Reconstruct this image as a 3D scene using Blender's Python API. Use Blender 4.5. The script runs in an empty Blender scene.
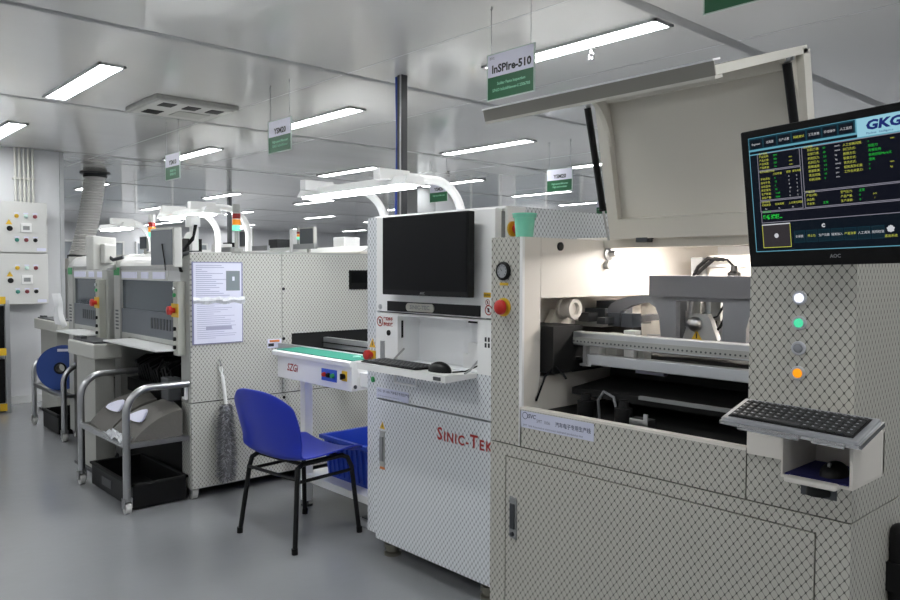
import bpy, bmesh, math, random
from mathutils import Matrix, Vector
random.seed(7)
PI = math.pi
SC = bpy.context.scene
COL = SC.collection
ORG = {}

# ------------------------------------------------------------------ materials
def lin(h):
    h = h.lstrip('#')
    c = [int(h[i:i + 2], 16) / 255 for i in (0, 2, 4)]
    return tuple((x / 12.92 if x <= .04045 else ((x + .055) / 1.055) ** 2.4) for x in c) + (1,)

MATS = {}
def mat(name, hexc='#808080', rough=.45, metal=0., spec=.5, emit=None, estr=0., coat=0., trans=0., alpha=1., bump=0., bscale=200.):
    if name in MATS:
        return MATS[name]
    m = bpy.data.materials.new(name)
    m.use_nodes = True
    nt = m.node_tree
    b = nt.nodes['Principled BSDF']
    b.inputs['Base Color'].default_value = lin(hexc)
    b.inputs['Roughness'].default_value = rough
    b.inputs['Metallic'].default_value = metal
    b.inputs['Specular IOR Level'].default_value = spec
    b.inputs['Coat Weight'].default_value = coat
    b.inputs['Transmission Weight'].default_value = trans
    b.inputs['Alpha'].default_value = alpha
    if emit:
        b.inputs['Emission Color'].default_value = lin(emit)
        b.inputs['Emission Strength'].default_value = estr
    if bump:
        n = nt.nodes.new('ShaderNodeTexNoise'); n.inputs['Scale'].default_value = bscale
        tc = nt.nodes.new('ShaderNodeTexCoord')
        bp = nt.nodes.new('ShaderNodeBump'); bp.inputs['Strength'].default_value = bump; bp.inputs['Distance'].default_value = .01
        nt.links.new(tc.outputs['Object'], n.inputs['Vector'])
        nt.links.new(n.outputs['Fac'], bp.inputs['Height'])
        nt.links.new(bp.outputs['Normal'], b.inputs['Normal'])
    MATS[name] = m
    return m

def mesh_film(name, fill, line, w=.0235, h=.0305, lw=.03):
    """antistatic film printed with a chain-link lattice, mapped on whichever side the face looks to"""
    m = bpy.data.materials.new(name); m.use_nodes = True
    nt = m.node_tree; N = nt.nodes; L = nt.links
    b = N['Principled BSDF']; b.inputs['Roughness'].default_value = .42
    g = N.new('ShaderNodeNewGeometry')
    sp = N.new('ShaderNodeSeparateXYZ'); L.new(g.outputs['Position'], sp.inputs[0])
    sn = N.new('ShaderNodeSeparateXYZ'); L.new(g.outputs['True Normal'], sn.inputs[0])
    def mth(op, a, bb=None, c=None):
        n = N.new('ShaderNodeMath'); n.operation = op
        for i, v in enumerate((a, bb, c)):
            if v is None: continue
            if isinstance(v, (int, float)): n.inputs[i].default_value = v
            else: L.new(v, n.inputs[i])
        return n.outputs[0]
    k = mth('GREATER_THAN', mth('ABSOLUTE', sn.outputs['X']), .7)
    mx = N.new('ShaderNodeMix'); L.new(k, mx.inputs['Factor']); L.new(sp.outputs['X'], mx.inputs['A']); L.new(sp.outputs['Y'], mx.inputs['B'])
    u = mth('DIVIDE', mx.outputs['Result'], w)
    v = mth('DIVIDE', sp.outputs['Z'], h)
    def fold(s):
        return mth('ABSOLUTE', mth('SUBTRACT', mth('FRACT', s), .5))     # .5 on a wire, 0 mid cell
    a = fold(mth('ADD', u, v)); c = fold(mth('SUBTRACT', u, v))
    d = mth('POWER', mth('ADD', mth('POWER', a, 4.2), mth('POWER', c, 4.2)), 1 / 4.2)
    rmp = N.new('ShaderNodeMapRange'); rmp.inputs['From Min'].default_value = .5 - lw - .035; rmp.inputs['From Max'].default_value = .5 - lw + .035
    L.new(d, rmp.inputs['Value'])
    mc = N.new('ShaderNodeMix'); mc.data_type = 'RGBA'
    mc.inputs['A'].default_value = lin(fill); mc.inputs['B'].default_value = lin(line)
    L.new(rmp.outputs['Result'], mc.inputs['Factor'])
    L.new(mc.outputs['Result'], b.inputs['Base Color'])
    MATS[name] = m
    return m

FILM_GREY = mesh_film('film_grey', '#bfbdb4', '#514f4a')
FILM_WHITE = mesh_film('film_white', '#dfe2e5', '#74787d', lw=.03)
FILM_DULL = mesh_film('film_dull', '#c2c2bc', '#5b5a55')
WHITE = mat('white_paint', '#f0f0ef', .38)
IVORY = mat('ivory_paint', '#e2ddd5', .4)
CREAM = mat('cream_paint', '#cdc9bf', .42)
GREYP = mat('grey_paint', '#a9aaa6', .42)
MIDG = mat('mid_grey_paint', '#87898a', .45)
DARKG = mat('dark_grey_paint', '#4a4c4f', .5)
SLATE = mat('slate_paint', '#5f646b', .45)
GANTRYM = mat('gantry_grey', '#8d8f94', .4)
GANTRYD = mat('gantry_bar_grey', '#77777c', .45)
BLACK = mat('black_plastic', '#101011', .45, spec=.25)
BLACKM = mat('black_matte', '#0c0c0d', .75)
SCREENB = mat('dead_screen', '#0b0c0e', .3, spec=.15)
RUBBER = mat('rubber', '#121213', .7, spec=.2)
STEEL = mat('brushed_steel', '#b9babb', .3, 1.)
CHROME = mat('chrome', '#d8d8d8', .12, 1.)
ALU = mat('aluminium', '#c4c6c8', .38, .8)
DSTEEL = mat('dark_steel', '#55575a', .35, .9)
RED = mat('red_plastic', '#c3271d', .35)
YEL = mat('yellow_plastic', '#e0b62c', .45)
GRN = mat('green_plastic', '#2f9a57', .45)
TEAL = mat('teal_plastic', '#8ae0c4', .3, alpha=.8)
GREENMAT = mat('green_belt_mat', '#3b8472', .9, spec=.1)
BLUE = mat('blue_shell', '#1c33b4', .33)
BLUEBIN = mat('blue_bin', '#2446b4', .4)
NAVY = mat('navy_mat', '#1b1c5a', .8)
BLUEREEL = mat('blue_reel', '#1d3f86', .5)
PAPER = mat('paper', '#dfe0f2', .55)
PAPERINK = mat('paper_ink', '#a9aac6', .7)
PHOTO = mat('photo_print', '#7d868c', .5)
INK = mat('ink_dark', '#26292e', .6)
INKRED = mat('ink_red', '#a3241c', .6)
INKGREY = mat('ink_grey', '#5d6178', .6)
SIGNGREEN = mat('sign_green', '#0b5a34', .4)
SIGNWHITE = mat('sign_white', '#dcdceb', .35)
SIGNMINT = mat('sign_mint', '#8fd3ae', .5)
STICKER = mat('sticker_lilac', '#cdd0e2', .5)
SHEETG = mat('grey_fabric', '#5e5c58', .75, bump=.25, bscale=60)
CARTON = mat('sleeve_plastic', '#d9dbe0', .3)
GLASSD = mat('smoked_window', '#4a545c', .12, alpha=.86)
FLUFF = mat('duster_fibre', '#74757a', .9)
FLUFFL = mat('duster_fibre_light', '#a2a3a8', .9)
DUCT = mat('silver_duct', '#ffffff', .35, 0.)
LENS = mat('clear_acrylic', '#d7dbdd', .1, alpha=.35)
LAMPON = mat('tube_diffuser', '#ffffff', .5, emit='#fbfdff', estr=14.)
PANELON = mat('panel_diffuser', '#ffffff', .5, emit='#fbfdfd', estr=12.)
CAVLAMP = mat('cabinet_lamp', '#ffffff', .5, emit='#fff8f2', estr=26.)
def glow(name, h, s): return mat(name, '#060607', .5, spec=.12, emit=h, estr=s * .28)
G_RED = mat('stack_red', '#8e1512', .3); G_AMB = mat('stack_amber', '#e08a14', .3, emit='#ff9a10', estr=.12); G_GRN = mat('stack_green', '#7fe0c0', .3, emit='#7dffd0', estr=.3)
B_WHITE = glow('button_white', '#e9ecff', 2.2); B_GREEN = glow('button_green', '#59e8b0', 1.3); B_ORANGE = glow('button_orange', '#ff9d1c', 1.6)
S_BG = glow('screen_navy', '#07131f', 1.); S_PANEL = glow('screen_panel', '#0a0e1c', 1.); S_CYAN = glow('screen_cyan', '#6fb4c9', 1.); S_LINE = glow('screen_line', '#9a98a6', .9)
S_YEL = glow('screen_yellow', '#d7dc5a', 1.); S_GRN = glow('screen_green', '#2fd94a', 1.); S_WHT = glow('screen_white', '#e2e4ea', 1.); S_LOGO = glow('screen_logo_field', '#a9e3f6', 1.); S_BLUE = glow('screen_logo_blue', '#20307a', 1.); S_BTN = glow('screen_button', '#0e2732', 1.); S_TEALD = glow('screen_teal', '#15404f', 1.); S_CAM = glow('screen_camera_view', '#3a3639', 1.)

# ------------------------------------------------------------------ mesh building
_TXT = {}
def text_geo(body, size, bold=0., align='LEFT', sx=1., shear=0.):
    key = (body, size, bold, align, sx, shear)
    if key in _TXT: return _TXT[key]
    cu = bpy.data.curves.new('lettering', 'FONT')
    cu.body = body; cu.size = size; cu.align_x = align; cu.align_y = 'CENTER'; cu.offset = bold; cu.resolution_u = 2; cu.shear = shear
    o = bpy.data.objects.new('lettering', cu); COL.objects.link(o)
    dg = bpy.context.evaluated_depsgraph_get()
    me = bpy.data.meshes.new_from_object(o.evaluated_get(dg))
    vs = [(v.co.x * sx, v.co.y) for v in me.vertices]; fs = [tuple(p.vertices) for p in me.polygons]
    bpy.data.objects.remove(o); bpy.data.curves.remove(cu); bpy.data.meshes.remove(me)
    _TXT[key] = (vs, fs)
    return _TXT[key]

class MB:
    def __init__(s): s.v = []; s.f = []; s.m = []; s.s = []; s.T = None
    def add(s, vs, fs, m=0, smooth=False):
        o = len(s.v)
        for v in vs:
            v = Vector(v)
            s.v.append(s.T @ v if s.T else v)
        for f in fs:
            s.f.append(tuple(i + o for i in f)); s.m.append(m); s.s.append(smooth)
        return s
    def bm(s, b, m=0, smooth=False):
        b.verts.ensure_lookup_table(); b.verts.index_update()
        s.add([v.co.copy() for v in b.verts], [[v.index for v in f.verts] for f in b.faces], m, smooth); b.free(); return s
    def box(s, x0, x1, y0, y1, z0, z1, m=0, bev=0., seg=2):
        vs = [(x, y, z) for x in (x0, x1) for y in (y0, y1) for z in (z0, z1)]
        fs = [(0, 1, 3, 2), (4, 6, 7, 5), (0, 4, 5, 1), (2, 3, 7, 6), (0, 2, 6, 4), (1, 5, 7, 3)]
        if bev <= 0: return s.add(vs, fs, m)
        b = bmesh.new(); bv = [b.verts.new(v) for v in vs]
        for f in fs: b.faces.new([bv[i] for i in f])
        bmesh.ops.bevel(b, geom=b.edges[:], offset=bev, segments=seg, affect='EDGES', profile=.5)
        return s.bm(b, m)
    def cyl(s, p0, p1, r0, r1=None, n=20, m=0, caps=True):
        p0 = Vector(p0); p1 = Vector(p1); r1 = r0 if r1 is None else r1
        d = (p1 - p0).normalized(); a = d.orthogonal().normalized(); c = d.cross(a)
        vs = []
        for p, r in ((p0, r0), (p1, r1)):
            for i in range(n):
                t = 2 * PI * i / n; vs.append(p + (a * math.cos(t) + c * math.sin(t)) * r)
        s.add(vs, [(i, (i + 1) % n, n + (i + 1) % n, n + i) for i in range(n)], m, True)
        if caps: s.add(vs, [tuple(range(n - 1, -1, -1)), tuple(range(n, 2 * n))], m)
        return s
    def lathe(s, c, axis, prof, n=24, m=0):
        """prof: list of (distance along axis, radius)"""
        c = Vector(c); d = Vector(axis).normalized(); a = d.orthogonal().normalized(); e = d.cross(a); vs = []
        for t, r in prof:
            for i in range(n):
                k = 2 * PI * i / n; vs.append(c + d * t + (a * math.cos(k) + e * math.sin(k)) * max(r, 1e-5))
        fs = []
        for j in range(len(prof) - 1):
            for i in range(n):
                fs.append((j * n + i, j * n + (i + 1) % n, (j + 1) * n + (i + 1) % n, (j + 1) * n + i))
        return s.add(vs, fs, m, True)
    def tube(s, pts, r, n=10, m=0, sq=False):
        P = [Vector(p) for p in pts]; vs = []; up = None
        for i, p in enumerate(P):
            d = (P[min(i + 1, len(P) - 1)] - P[max(i - 1, 0)]).normalized()
            if up is None: up = d.orthogonal().normalized()
            up = (up - d * up.dot(d)).normalized(); e = d.cross(up)
            for k in range(n):
                t = 2 * PI * (k + (.5 if sq else 0)) / n; vs.append(p + (up * math.cos(t) + e * math.sin(t)) * r)
        fs = [(j * n + i, j * n + (i + 1) % n, (j + 1) * n + (i + 1) % n, (j + 1) * n + i) for j in range(len(P) - 1) for i in range(n)]
        s.add(vs, fs, m, not sq)
        return s.add(vs, [tuple(range(n - 1, -1, -1)), tuple(range(len(vs) - n, len(vs)))], m)
    def prism(s, poly, ax, a, b, m=0):
        """poly in the two other axes (cyclic order kept: x->(y,z), y->(x,z), z->(x,y))"""
        def p3(q, t): return {'x': (t, q[0], q[1]), 'y': (q[0], t, q[1]), 'z': (q[0], q[1], t)}[ax]
        n = len(poly); vs = [p3(q, a) for q in poly] + [p3(q, b) for q in poly]
        b_ = bmesh.new(); bv = [b_.verts.new(v) for v in vs]
        b_.faces.new(bv[:n]); b_.faces.new(bv[n:][::-1])
        for i in range(n): b_.faces.new((bv[i], bv[(i + 1) % n], bv[n + (i + 1) % n], bv[n + i]))
        bmesh.ops.recalc_face_normals(b_, faces=b_.faces[:])
        return s.bm(b_, m)
    def ball(s, c, r, m=0, sc=(1, 1, 1), n=16, half=False):
        b = bmesh.new(); bmesh.ops.create_uvsphere(b, u_segments=n, v_segments=n // 2 + 2, radius=1)
        for v in b.verts:
            v.co = Vector((v.co.x * r * sc[0] + c[0], v.co.y * r * sc[1] + c[1], v.co.z * r * sc[2] + c[2]))
        return s.bm(b, m, True)
    def quad(s, o, u, v, m=0):
        o = Vector(o); u = Vector(u); v = Vector(v)
        return s.add([o, o + u, o + u + v, o + v], [(0, 1, 2, 3)], m)
    def text(s, body, o, u, v, size, m=0, bold=0., align='LEFT', sx=1., shear=0.):
        vs, fs = text_geo(body, size, bold, align, sx, shear); o = Vector(o); u = Vector(u); v = Vector(v)
        return s.add([o + u * a + v * b for a, b in vs], fs, m)
    def build(s, name, mats, parent=None, label=None, kind=None, local=False, origin=None):
        if not isinstance(mats, (list, tuple)): mats = [mats]
        me = bpy.data.meshes.new(name)
        o = bpy.data.objects.new(name, me); COL.objects.link(o)
        if parent is None:
            if origin is None:
                xs = [v.x for v in s.v]; ys = [v.y for v in s.v]; zs = [v.z for v in s.v]
                origin = Vector(((min(xs) + max(xs)) / 2, (min(ys) + max(ys)) / 2, min(zs)))
            og = Vector(origin); o.location = og; ORG[o.name] = og
        else:
            o.parent = parent; og = Vector((0, 0, 0)) if local else ORG[parent.name]; ORG[o.name] = og
        me.from_pydata([v - og for v in s.v], [], s.f)
        for k in mats: me.materials.append(k)
        for p, mi, sm in zip(me.polygons, s.m, s.s): p.material_index = mi; p.use_smooth = sm
        me.update()
        if any(s.s): me.set_sharp_from_angle(angle=math.radians(42))
        if label: o['label'] = label
        if kind: o['kind'] = kind
        return o

def tag(o, label, cat, group=None, kind=None):
    o['label'] = label; o['category'] = cat
    if group: o['group'] = group
    if kind: o['kind'] = kind
    return o
def thing(name, label, cat, loc=(0, 0, 0), rotz=0., group=None, local=False):
    o = bpy.data.objects.new(name, None); COL.objects.link(o); o.empty_display_size = .1
    o.location = loc; o.rotation_euler = (0, 0, rotz)
    ORG[o.name] = Vector((0, 0, 0)) if local else Vector(loc)
    return tag(o, label, cat, group)
def dup(root, loc, label=None, rotz=None, group=None):
    r = root.copy(); COL.objects.link(r); r.location = loc
    if rotz is not None: r.rotation_euler = (0, 0, rotz)
    if label: r['label'] = label
    if group: r['group'] = group
    ORG[r.name] = Vector(loc)
    for ch in list(root.children):
        c = ch.copy(); COL.objects.link(c); c.parent = r
        for g in list(ch.children):
            d = g.copy(); COL.objects.link(d); d.parent = c
    return r
def struct(name, b, m): 
    o = b.build(name, m); o['kind'] = 'structure'; return o
def arc(cx, cy, r, a0, a1, n=10):
    return [(cx + r * math.cos(math.radians(a0 + (a1 - a0) * i / n)), cy + r * math.sin(math.radians(a0 + (a1 - a0) * i / n))) for i in range(n + 1)]
X_, Y_, Z_ = Vector((1, 0, 0)), Vector((0, 1, 0)), Vector((0, 0, 1))

# ------------------------------------------------------------------ room
H = 2.6
def ceil_mat():
    m = bpy.data.materials.new('steel_ceiling_panel'); m.use_nodes = True
    nt = m.node_tree; b = nt.nodes['Principled BSDF']
    b.inputs['Base Color'].default_value = lin('#e6e5e3'); b.inputs['Metallic'].default_value = .0; b.inputs['Specular IOR Level'].default_value = .8; b.inputs['Coat Weight'].default_value = 1.; b.inputs['Coat Roughness'].default_value = .1
    b.inputs['Roughness'].default_value = .2
    tc = nt.nodes.new('ShaderNodeTexCoord'); mp = nt.nodes.new('ShaderNodeMapping'); mp.inputs['Scale'].default_value = (.9, .25, 1)
    n = nt.nodes.new('ShaderNodeTexNoise'); n.inputs['Scale'].default_value = 2.2; n.inputs['Detail'].default_value = 3
    bp = nt.nodes.new('ShaderNodeBump'); bp.inputs['Strength'].default_value = .06; bp.inputs['Distance'].default_value = .03
    rr = nt.nodes.new('ShaderNodeMapRange'); rr.inputs['To Min'].default_value = .14; rr.inputs['To Max'].default_value = .3
    L = nt.links
    L.new(tc.outputs['Object'], mp.inputs['Vector']); L.new(mp.outputs['Vector'], n.inputs['Vector'])
    L.new(n.outputs['Fac'], bp.inputs['Height']); L.new(bp.outputs['Normal'], b.inputs['Normal'])
    L.new(n.outputs['Fac'], rr.inputs['Value']); L.new(rr.outputs['Result'], b.inputs['Roughness'])
    return m
def floor_mat():
    m = bpy.data.materials.new('grey_epoxy_floor'); m.use_nodes = True
    nt = m.node_tree; b = nt.nodes['Principled BSDF']; L = nt.links
    tc = nt.nodes.new('ShaderNodeTexCoord')
    n = nt.nodes.new('ShaderNodeTexNoise'); n.inputs['Scale'].default_value = 1.6; n.inputs['Detail'].default_value = 6
    mx = nt.nodes.new('ShaderNodeMix'); mx.data_type = 'RGBA'
    mx.inputs['A'].default_value = lin('#86888b'); mx.inputs['B'].default_value = lin('#8f9194')
    n2 = nt.nodes.new('ShaderNodeTexNoise'); n2.inputs['Scale'].default_value = 14; bp = nt.nodes.new('ShaderNodeBump'); bp.inputs['Strength'].default_value = .05; bp.inputs['Distance'].default_value = .02
    L.new(tc.outputs['Object'], n.inputs['Vector']); L.new(tc.outputs['Object'], n2.inputs['Vector'])
    L.new(n.outputs['Fac'], mx.inputs['Factor']); L.new(mx.outputs['Result'], b.inputs['Base Color'])
    L.new(n2.outputs['Fac'], bp.inputs['Height']); L.new(bp.outputs['Normal'], b.inputs['Normal'])
    b.inputs['Roughness'].default_value = .16; b.inputs['Specular IOR Level'].default_value = .5
    return m
CEIL = ceil_mat(); FLOOR = floor_mat()
WALLM = mat('white_wall_panel', '#d9dadd', .35)
SEAM = mat('ceiling_seam', '#9c9d9e', .45)
XL, XR, YN, YF = -21.5, 4., -3.5, 15.2
struct('floor', MB().box(XL, XR, YN, YF, -.1, 0), FLOOR)
struct('ceiling', MB().box(XL, XR, YN, YF, H, H + .1), CEIL)
struct('wall_back', MB().box(XL, XR, YF, YF + .1, 0, H), WALLM)
struct('wall_right', MB().box(XR, XR + .1, YN, YF, 0, H), WALLM)
struct('wall_front', MB().box(XL, XR, YN - .1, YN, 0, H), WALLM)
struct('wall_far', MB().box(XL - .1, XL, YN, YF, 0, H), WALLM)
struct('wall_left', MB().box(-8.82, -8.68, YN, 2.36, 0, H), WALLM)
struct('baseboard_left', MB().box(-8.68, -8.665, YN, 2.36, 0, .075), mat('baseboard_white', '#dcdddd', .4))
struct('trim_1', MB().box(-8.83, -8.67, 2.36, 2.40, 0, H), mat('wall_post', '#b9bbbd', .35, .3))
n = 2
for x, w in ((-2.03, .07), (-4.0, .06), (-6.12, .055), (-8.64, .05), (-11.2, .05), (-14., .05), (-17., .05)):
    struct('trim_%d' % n, MB().box(x - w / 2, x + w / 2, YN, YF, H - .0015, H + .003), SEAM); n += 1
for y in (.3, 2.75, 3.885, 6.4, 8.6, 10.6):
    struct('trim_%d' % n, MB().box(XL, XR, y - .004, y + .004, H - .0008, H + .002), mat('fine_seam', '#c9cacb', .4)); n += 1

# far windows and structural column
for k, y in enumerate((3.0, 5.4, 7.8)):
    w = MB().box(XL, XL + .05, y, y + 2, .9, 2.1).build('window_%d' % (k + 1), mat('far_pane', '#a3a9ae', .15)); w['kind'] = 'structure'
    f = MB()
    for a, b_, c, d in ((y - .04, y + 2.04, 2.1, 2.15), (y - .04, y + 2.04, .85, .9), (y - .04, y, .9, 2.1), (y + 2, y + 2.04, .9, 2.1), (y + .98, y + 1.02, .9, 2.1)):
        f.box(XL + .0, XL + .09, a, b_, c, d)
    f.build('window_frame', WHITE, w)
for k, x in enumerate((-19.6, -16.8, -14.0, -11.2)):
    w = MB().box(x, x + 2.2, YF - .05, YF, .9, 2.1).build('window_%d' % (k + 4), MATS['far_pane']); w['kind'] = 'structure'
    f = MB()
    for a, b_, c, d in ((x - .04, x + 2.24, 2.1, 2.15), (x - .04, x + 2.24, .85, .9), (x - .04, x, .9, 2.1), (x + 2.2, x + 2.24, .9, 2.1), (x + 1.08, x + 1.12, .9, 2.1)):
        f.box(a, b_, YF - .09, YF, c, d)
    f.build('window_frame', WHITE, w)
struct('trim_%d' % n, MB().box(-8.95, -8.55, 7.15, 7.5, 0, H), mat('column_grey', '#9b9d9e', .4)); n += 1
struct('trim_%d' % n, MB().box(-8.9, -8.6, 7.505, 7.95, 0, H), WALLM); n += 1

# ------------------------------------------------------------------ ceiling fixtures
def make_light(i, x, y, label):
    t = thing('ceiling_light', label, 'ceiling light', (x, y, H), group='recessed strip lights in the ceiling')
    f = MB(); L2, W2 = .6, .08
    for a, b_, c, d in ((-L2, L2, -W2, -W2 + .016), (-L2, L2, W2 - .016, W2), (-L2, -L2 + .016, -W2, W2), (L2 - .016, L2, -W2, W2)):
        f.box(x + a, x + b_, y + c, y + d, H - .012, H + .01)
    f.build('frame', ALU, t)
    MB().box(x - L2 + .016, x + L2 - .016, y - W2 + .016, y + W2 - .016, H - .008, H + .004).build('diffuser', PANELON, t)
    return t
lights = [(-5.36, 1.6, 'bright strip light left of the square air diffuser, nearest the upper left corner'),
          (-7.78, 1.64, 'strip light cut by the left picture edge above the control cabinets'),
          (-7.87, 3.44, 'strip light behind the leftmost hanging sign'),
          (-5.35, 3.38, 'strip light behind the hanging sign left of the dark ceiling pole'),
          (-7.87, 5.45, 'strip light above the arched lamp, left of the dark ceiling pole'),
          (-5.37, 5.37, 'strip light right of the dark ceiling pole, above the white monitor cabinet'),
          (-2.68, 3.32, 'large strip light behind the hanging sign nearest the camera'),
          (-5.1, 7.14, 'strip light partly behind the hanging sign beside the left gas strut'),
          (-7.96, 9.2, 'strip light low on the ceiling under the sign beside the gas strut'),
          (-8.5, 11.05, 'small strip light beyond the left gas strut'),
          (-7.87, 7.2, 'strip light just right of the white arch behind the white cabinet'),
          (-11.88, 5.7, 'strip light above the red and amber stack light of the near mounter'),
          (-15.2, 5.88, 'strip light above the far stack light'),
          (-19.3, 7.9, 'thin strip light just above the grey mounter monitor'),
          (-15.15, 7.66, 'strip light crossing behind the near stack light'),
          (-11.92, 3.68, 'strip light behind the silver flexible duct'),
          (-11.78, 7.42, 'strip light under the arched lamp, upper of the three below it'),
          (-15.02, 9.6, 'strip light under the arched lamp, middle of the three below it'),
          (-19.3, 11.8, 'strip light under the arched lamp, lowest of the three below it'),
          (-11.7, 9.45, 'strip light left of the grey column beside the blue hose'),
          (-3.1, 5.4, None), (-2.68, 1.4, None), (-2.68, -.8, None), (-5.36, -.8, None), (0, 1.6, None), (0, -.8, None), (-2.68, -2.2, None),
          (-5.36, -2.2, None), (-7.87, -.8, None), (-2.68, 7.2, None), (-5.36, 9.2, None), (0, 3.4, None), (0, 5.4, None), (2.2, 1.6, None), (2.2, -.6, None), (-11.9, 11.4, None), (-5.36, 11.2, None), (0, -2.2, None), (-7.87, -2.2, None), (-2.68, 9.2, None), (-7.87, 13.1, None), (-11.9, 13.1, None), (-5.36, 13.1, None), (-15.2, 13.1, None), (-19.3, 13.6, None), (-15.15, 11.4, None), (-19.3, 9.9, None), (-15.2, 3.8, None), (-19.3, 5.9, None), (-19.3, 3.8, None), (-11.9, 1.6, None), (-15.2, 1.6, None), (-2.68, 11.2, None), (-20.6, 7.9, None), (-20.6, 5.0, None), (-20.6, 10.5, None), (-17.2, 14.5, None), (-13.5, 14.5, None), (-10, 14.5, None), (-6.6, 14.5, None)]  # unlabelled strips are unseen additions; those along the far walls brighten them
for i, (x, y, l) in enumerate(lights):
    make_light(i, x, y, l or 'ceiling strip light added for brightness, out of view or behind machines')

t = thing('air_diffuser', 'square grey ceiling air diffuser with three dark slots', 'air vent', (-5.62, 2.39, H))
MB().box(-5.93, -5.32, 2.08, 2.70, H - .035, H - .0, bev=.008).build('frame', mat('vent_grey', '#a3a39f', .5), t)
b = MB().box(-5.90, -5.35, 2.11, 2.67, H - .04, H - .034)
b.build('face_plate', mat('vent_face', '#c3c3c0', .5), t)
for k in range(3):
    MB().box(-5.52, -5.40, 2.16 + k * .18, 2.26 + k * .18, H - .044, H - .039).build('slot', BLACK, t)
g = MB()
for k in range(5): g.box(-5.83 + k * .03, -5.815 + k * .03, 2.16, 2.28, H - .044, H - .039)
g.build('grille', BLACK, t)
MB().box(-5.80, -5.6, 2.36, 2.6, H - .044, H - .039).build('filter_panel', mat('vent_inner', '#aeaeaa', .5), t)

def sprinkler(x, y, label):
    t = thing('sprinkler_head', label, 'sprinkler', (x, y, H), group='ceiling sprinklers')
    MB().lathe((x, y, H), (0, 0, -1), [(0, 0), (0, .03), (.006, .03), (.008, .012), (.03, .01), (.032, 0)], 16).build('escutcheon', CHROME, t)
    f = MB().tube([(x - .012, y, H - .028), (x - .016, y, H - .045), (x, y, H - .06), (x + .016, y, H - .045), (x + .012, y, H - .028)], .0035, 6)
    f.cyl((x, y, H - .06), (x, y, H - .064), .018, n=14)
    f.build('deflector', CHROME, t)
sprinkler(-2.6, 3.42, 'chrome sprinkler head below the large strip light, right of the nearest sign')
sprinkler(-7.0, 6.35, 'small sprinkler head on the far ceiling left of the sign beside the gas strut')

# hanging signs
def sign(x, y, z, title, lines, label, w=.285, h=.205, logo=False, tsize=.05):
    t = thing('hanging_sign', label, 'sign', (x, y, z), group='hanging machine signs')
    MB().box(x, x + w, y - .002, y + .002, z + h * .5, z + h).box(x, x + w, y - .002, y + .002, z, z + h * .5, 1).build('board', [SIGNWHITE, SIGNGREEN], t)
    f = MB()
    for a, b_, c, d in ((0, w, -.004, .0), (0, w, h, h + .004), (-.004, 0, -.004, h + .004), (w, w + .004, -.004, h + .004)):
        f.box(x + a, x + b_, y - .004, y + .004, z + c, z + d)
    f.build('frame', LENS if False else mat('sign_edge', '#b9c9c2', .3), t)
    tx = MB()
    if title: tx.text(title, (x + w * .52, y - .0028, z + h * .66), X_, Z_, tsize, 0, .0018, 'CENTER', 1.05)
    if title: tx.build('title', [INK, SIGNMINT], t)
    tx = MB()
    if logo:
        MB().text('iSVC', (x + .012, y - .0028, z + h * .92), X_, Z_, .016, 0).build('logo', INK, t)
    for k, ln in enumerate(lines):
        tx.text(ln, (x + w * .52, y - .0028, z + h * (.33 - .14 * k)), X_, Z_, .024 if len(ln) < 20 else .0185, 1, .0005, 'CENTER')
    tx.build('subtitle', [INK, SIGNMINT], t)
    for xx in (x + .02, x + w - .02):
        MB().tube([(xx, y, z + h), (xx, y, H)], .0016, 6).tube([(xx - .008, y, H - .012), (xx, y, H - .02), (xx + .008, y, H - .012), (xx, y, H - .002)], .002, 6).build('hanging_wire', mat('wire', '#9fa1a2', .35, .6), t)
sign(-2.535, 2.55, 2.168, 'InSPIre-510', ['Solder Paste Inspection', 'S/N:D InSoldNewer-S 2306703'], 'green and white sign hanging nearest the camera, above the white monitor cabinet', logo=True)
sign(-4.60, 2.55, 2.150, 'YSM20', ['High-speed Mounter', 'S/N:D InSoldNewer'], 'green and white sign hanging left of the dark ceiling pole')
sign(-6.34, 2.55, 2.12, 'YSM10', ['高速贴片机', '通用贴片机'], 'small green and white sign hanging leftmost beside the duct')
sign(-4.78, 5.62, 2.13, 'YSM20', ['High-speed Mounter', 'High-end modular'], 'green and white sign hanging beside the left gas strut', w=.30)
sign(-6.5, 5.62, 2.14, 'YSM20', ['High-speed Mounter'], 'green and white sign half hidden behind the white arch', w=.29)
sign(-1.435, 2.55, 2.30, '', ['全自动', '印刷机'], 'dark green sign cut off by the top picture edge, upper right', w=.32)
sign(-6.72, 9.0, 2.20, 'YSM20', ['High-speed Mounter'], 'tiny sign seen past the lower end of the left gas strut', w=.24, h=.19)

# ceiling pole with blue hose
t = thing('service_pole', 'dark grey vertical service pole rising behind the white monitor cabinet to the ceiling', 'pole', (-3.785, 3.03, 0))
MB().box(-3.80, -3.755, 3.01, 3.055, 0, H).box(-3.77, -3.76, 3.005, 3.012, 0, H, 1).build('post', [mat('pole_grey', '#3f4042', .4), STEEL], t)
MB().box(-3.86, -3.70, 2.98, 3.1, 0, .012).build('base_plate', DSTEEL, t)
pts = [(-3.825 + .004 * math.sin(k * .9), 3.03 + .004 * math.cos(k * .7), .1 + k * .1249) for k in range(21)]
tag(MB().tube(pts, .013, 10).build('air_hose', mat('blue_hose', '#2545a8', .35)), 'blue air hose running up beside the dark ceiling pole', 'hose')

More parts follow.
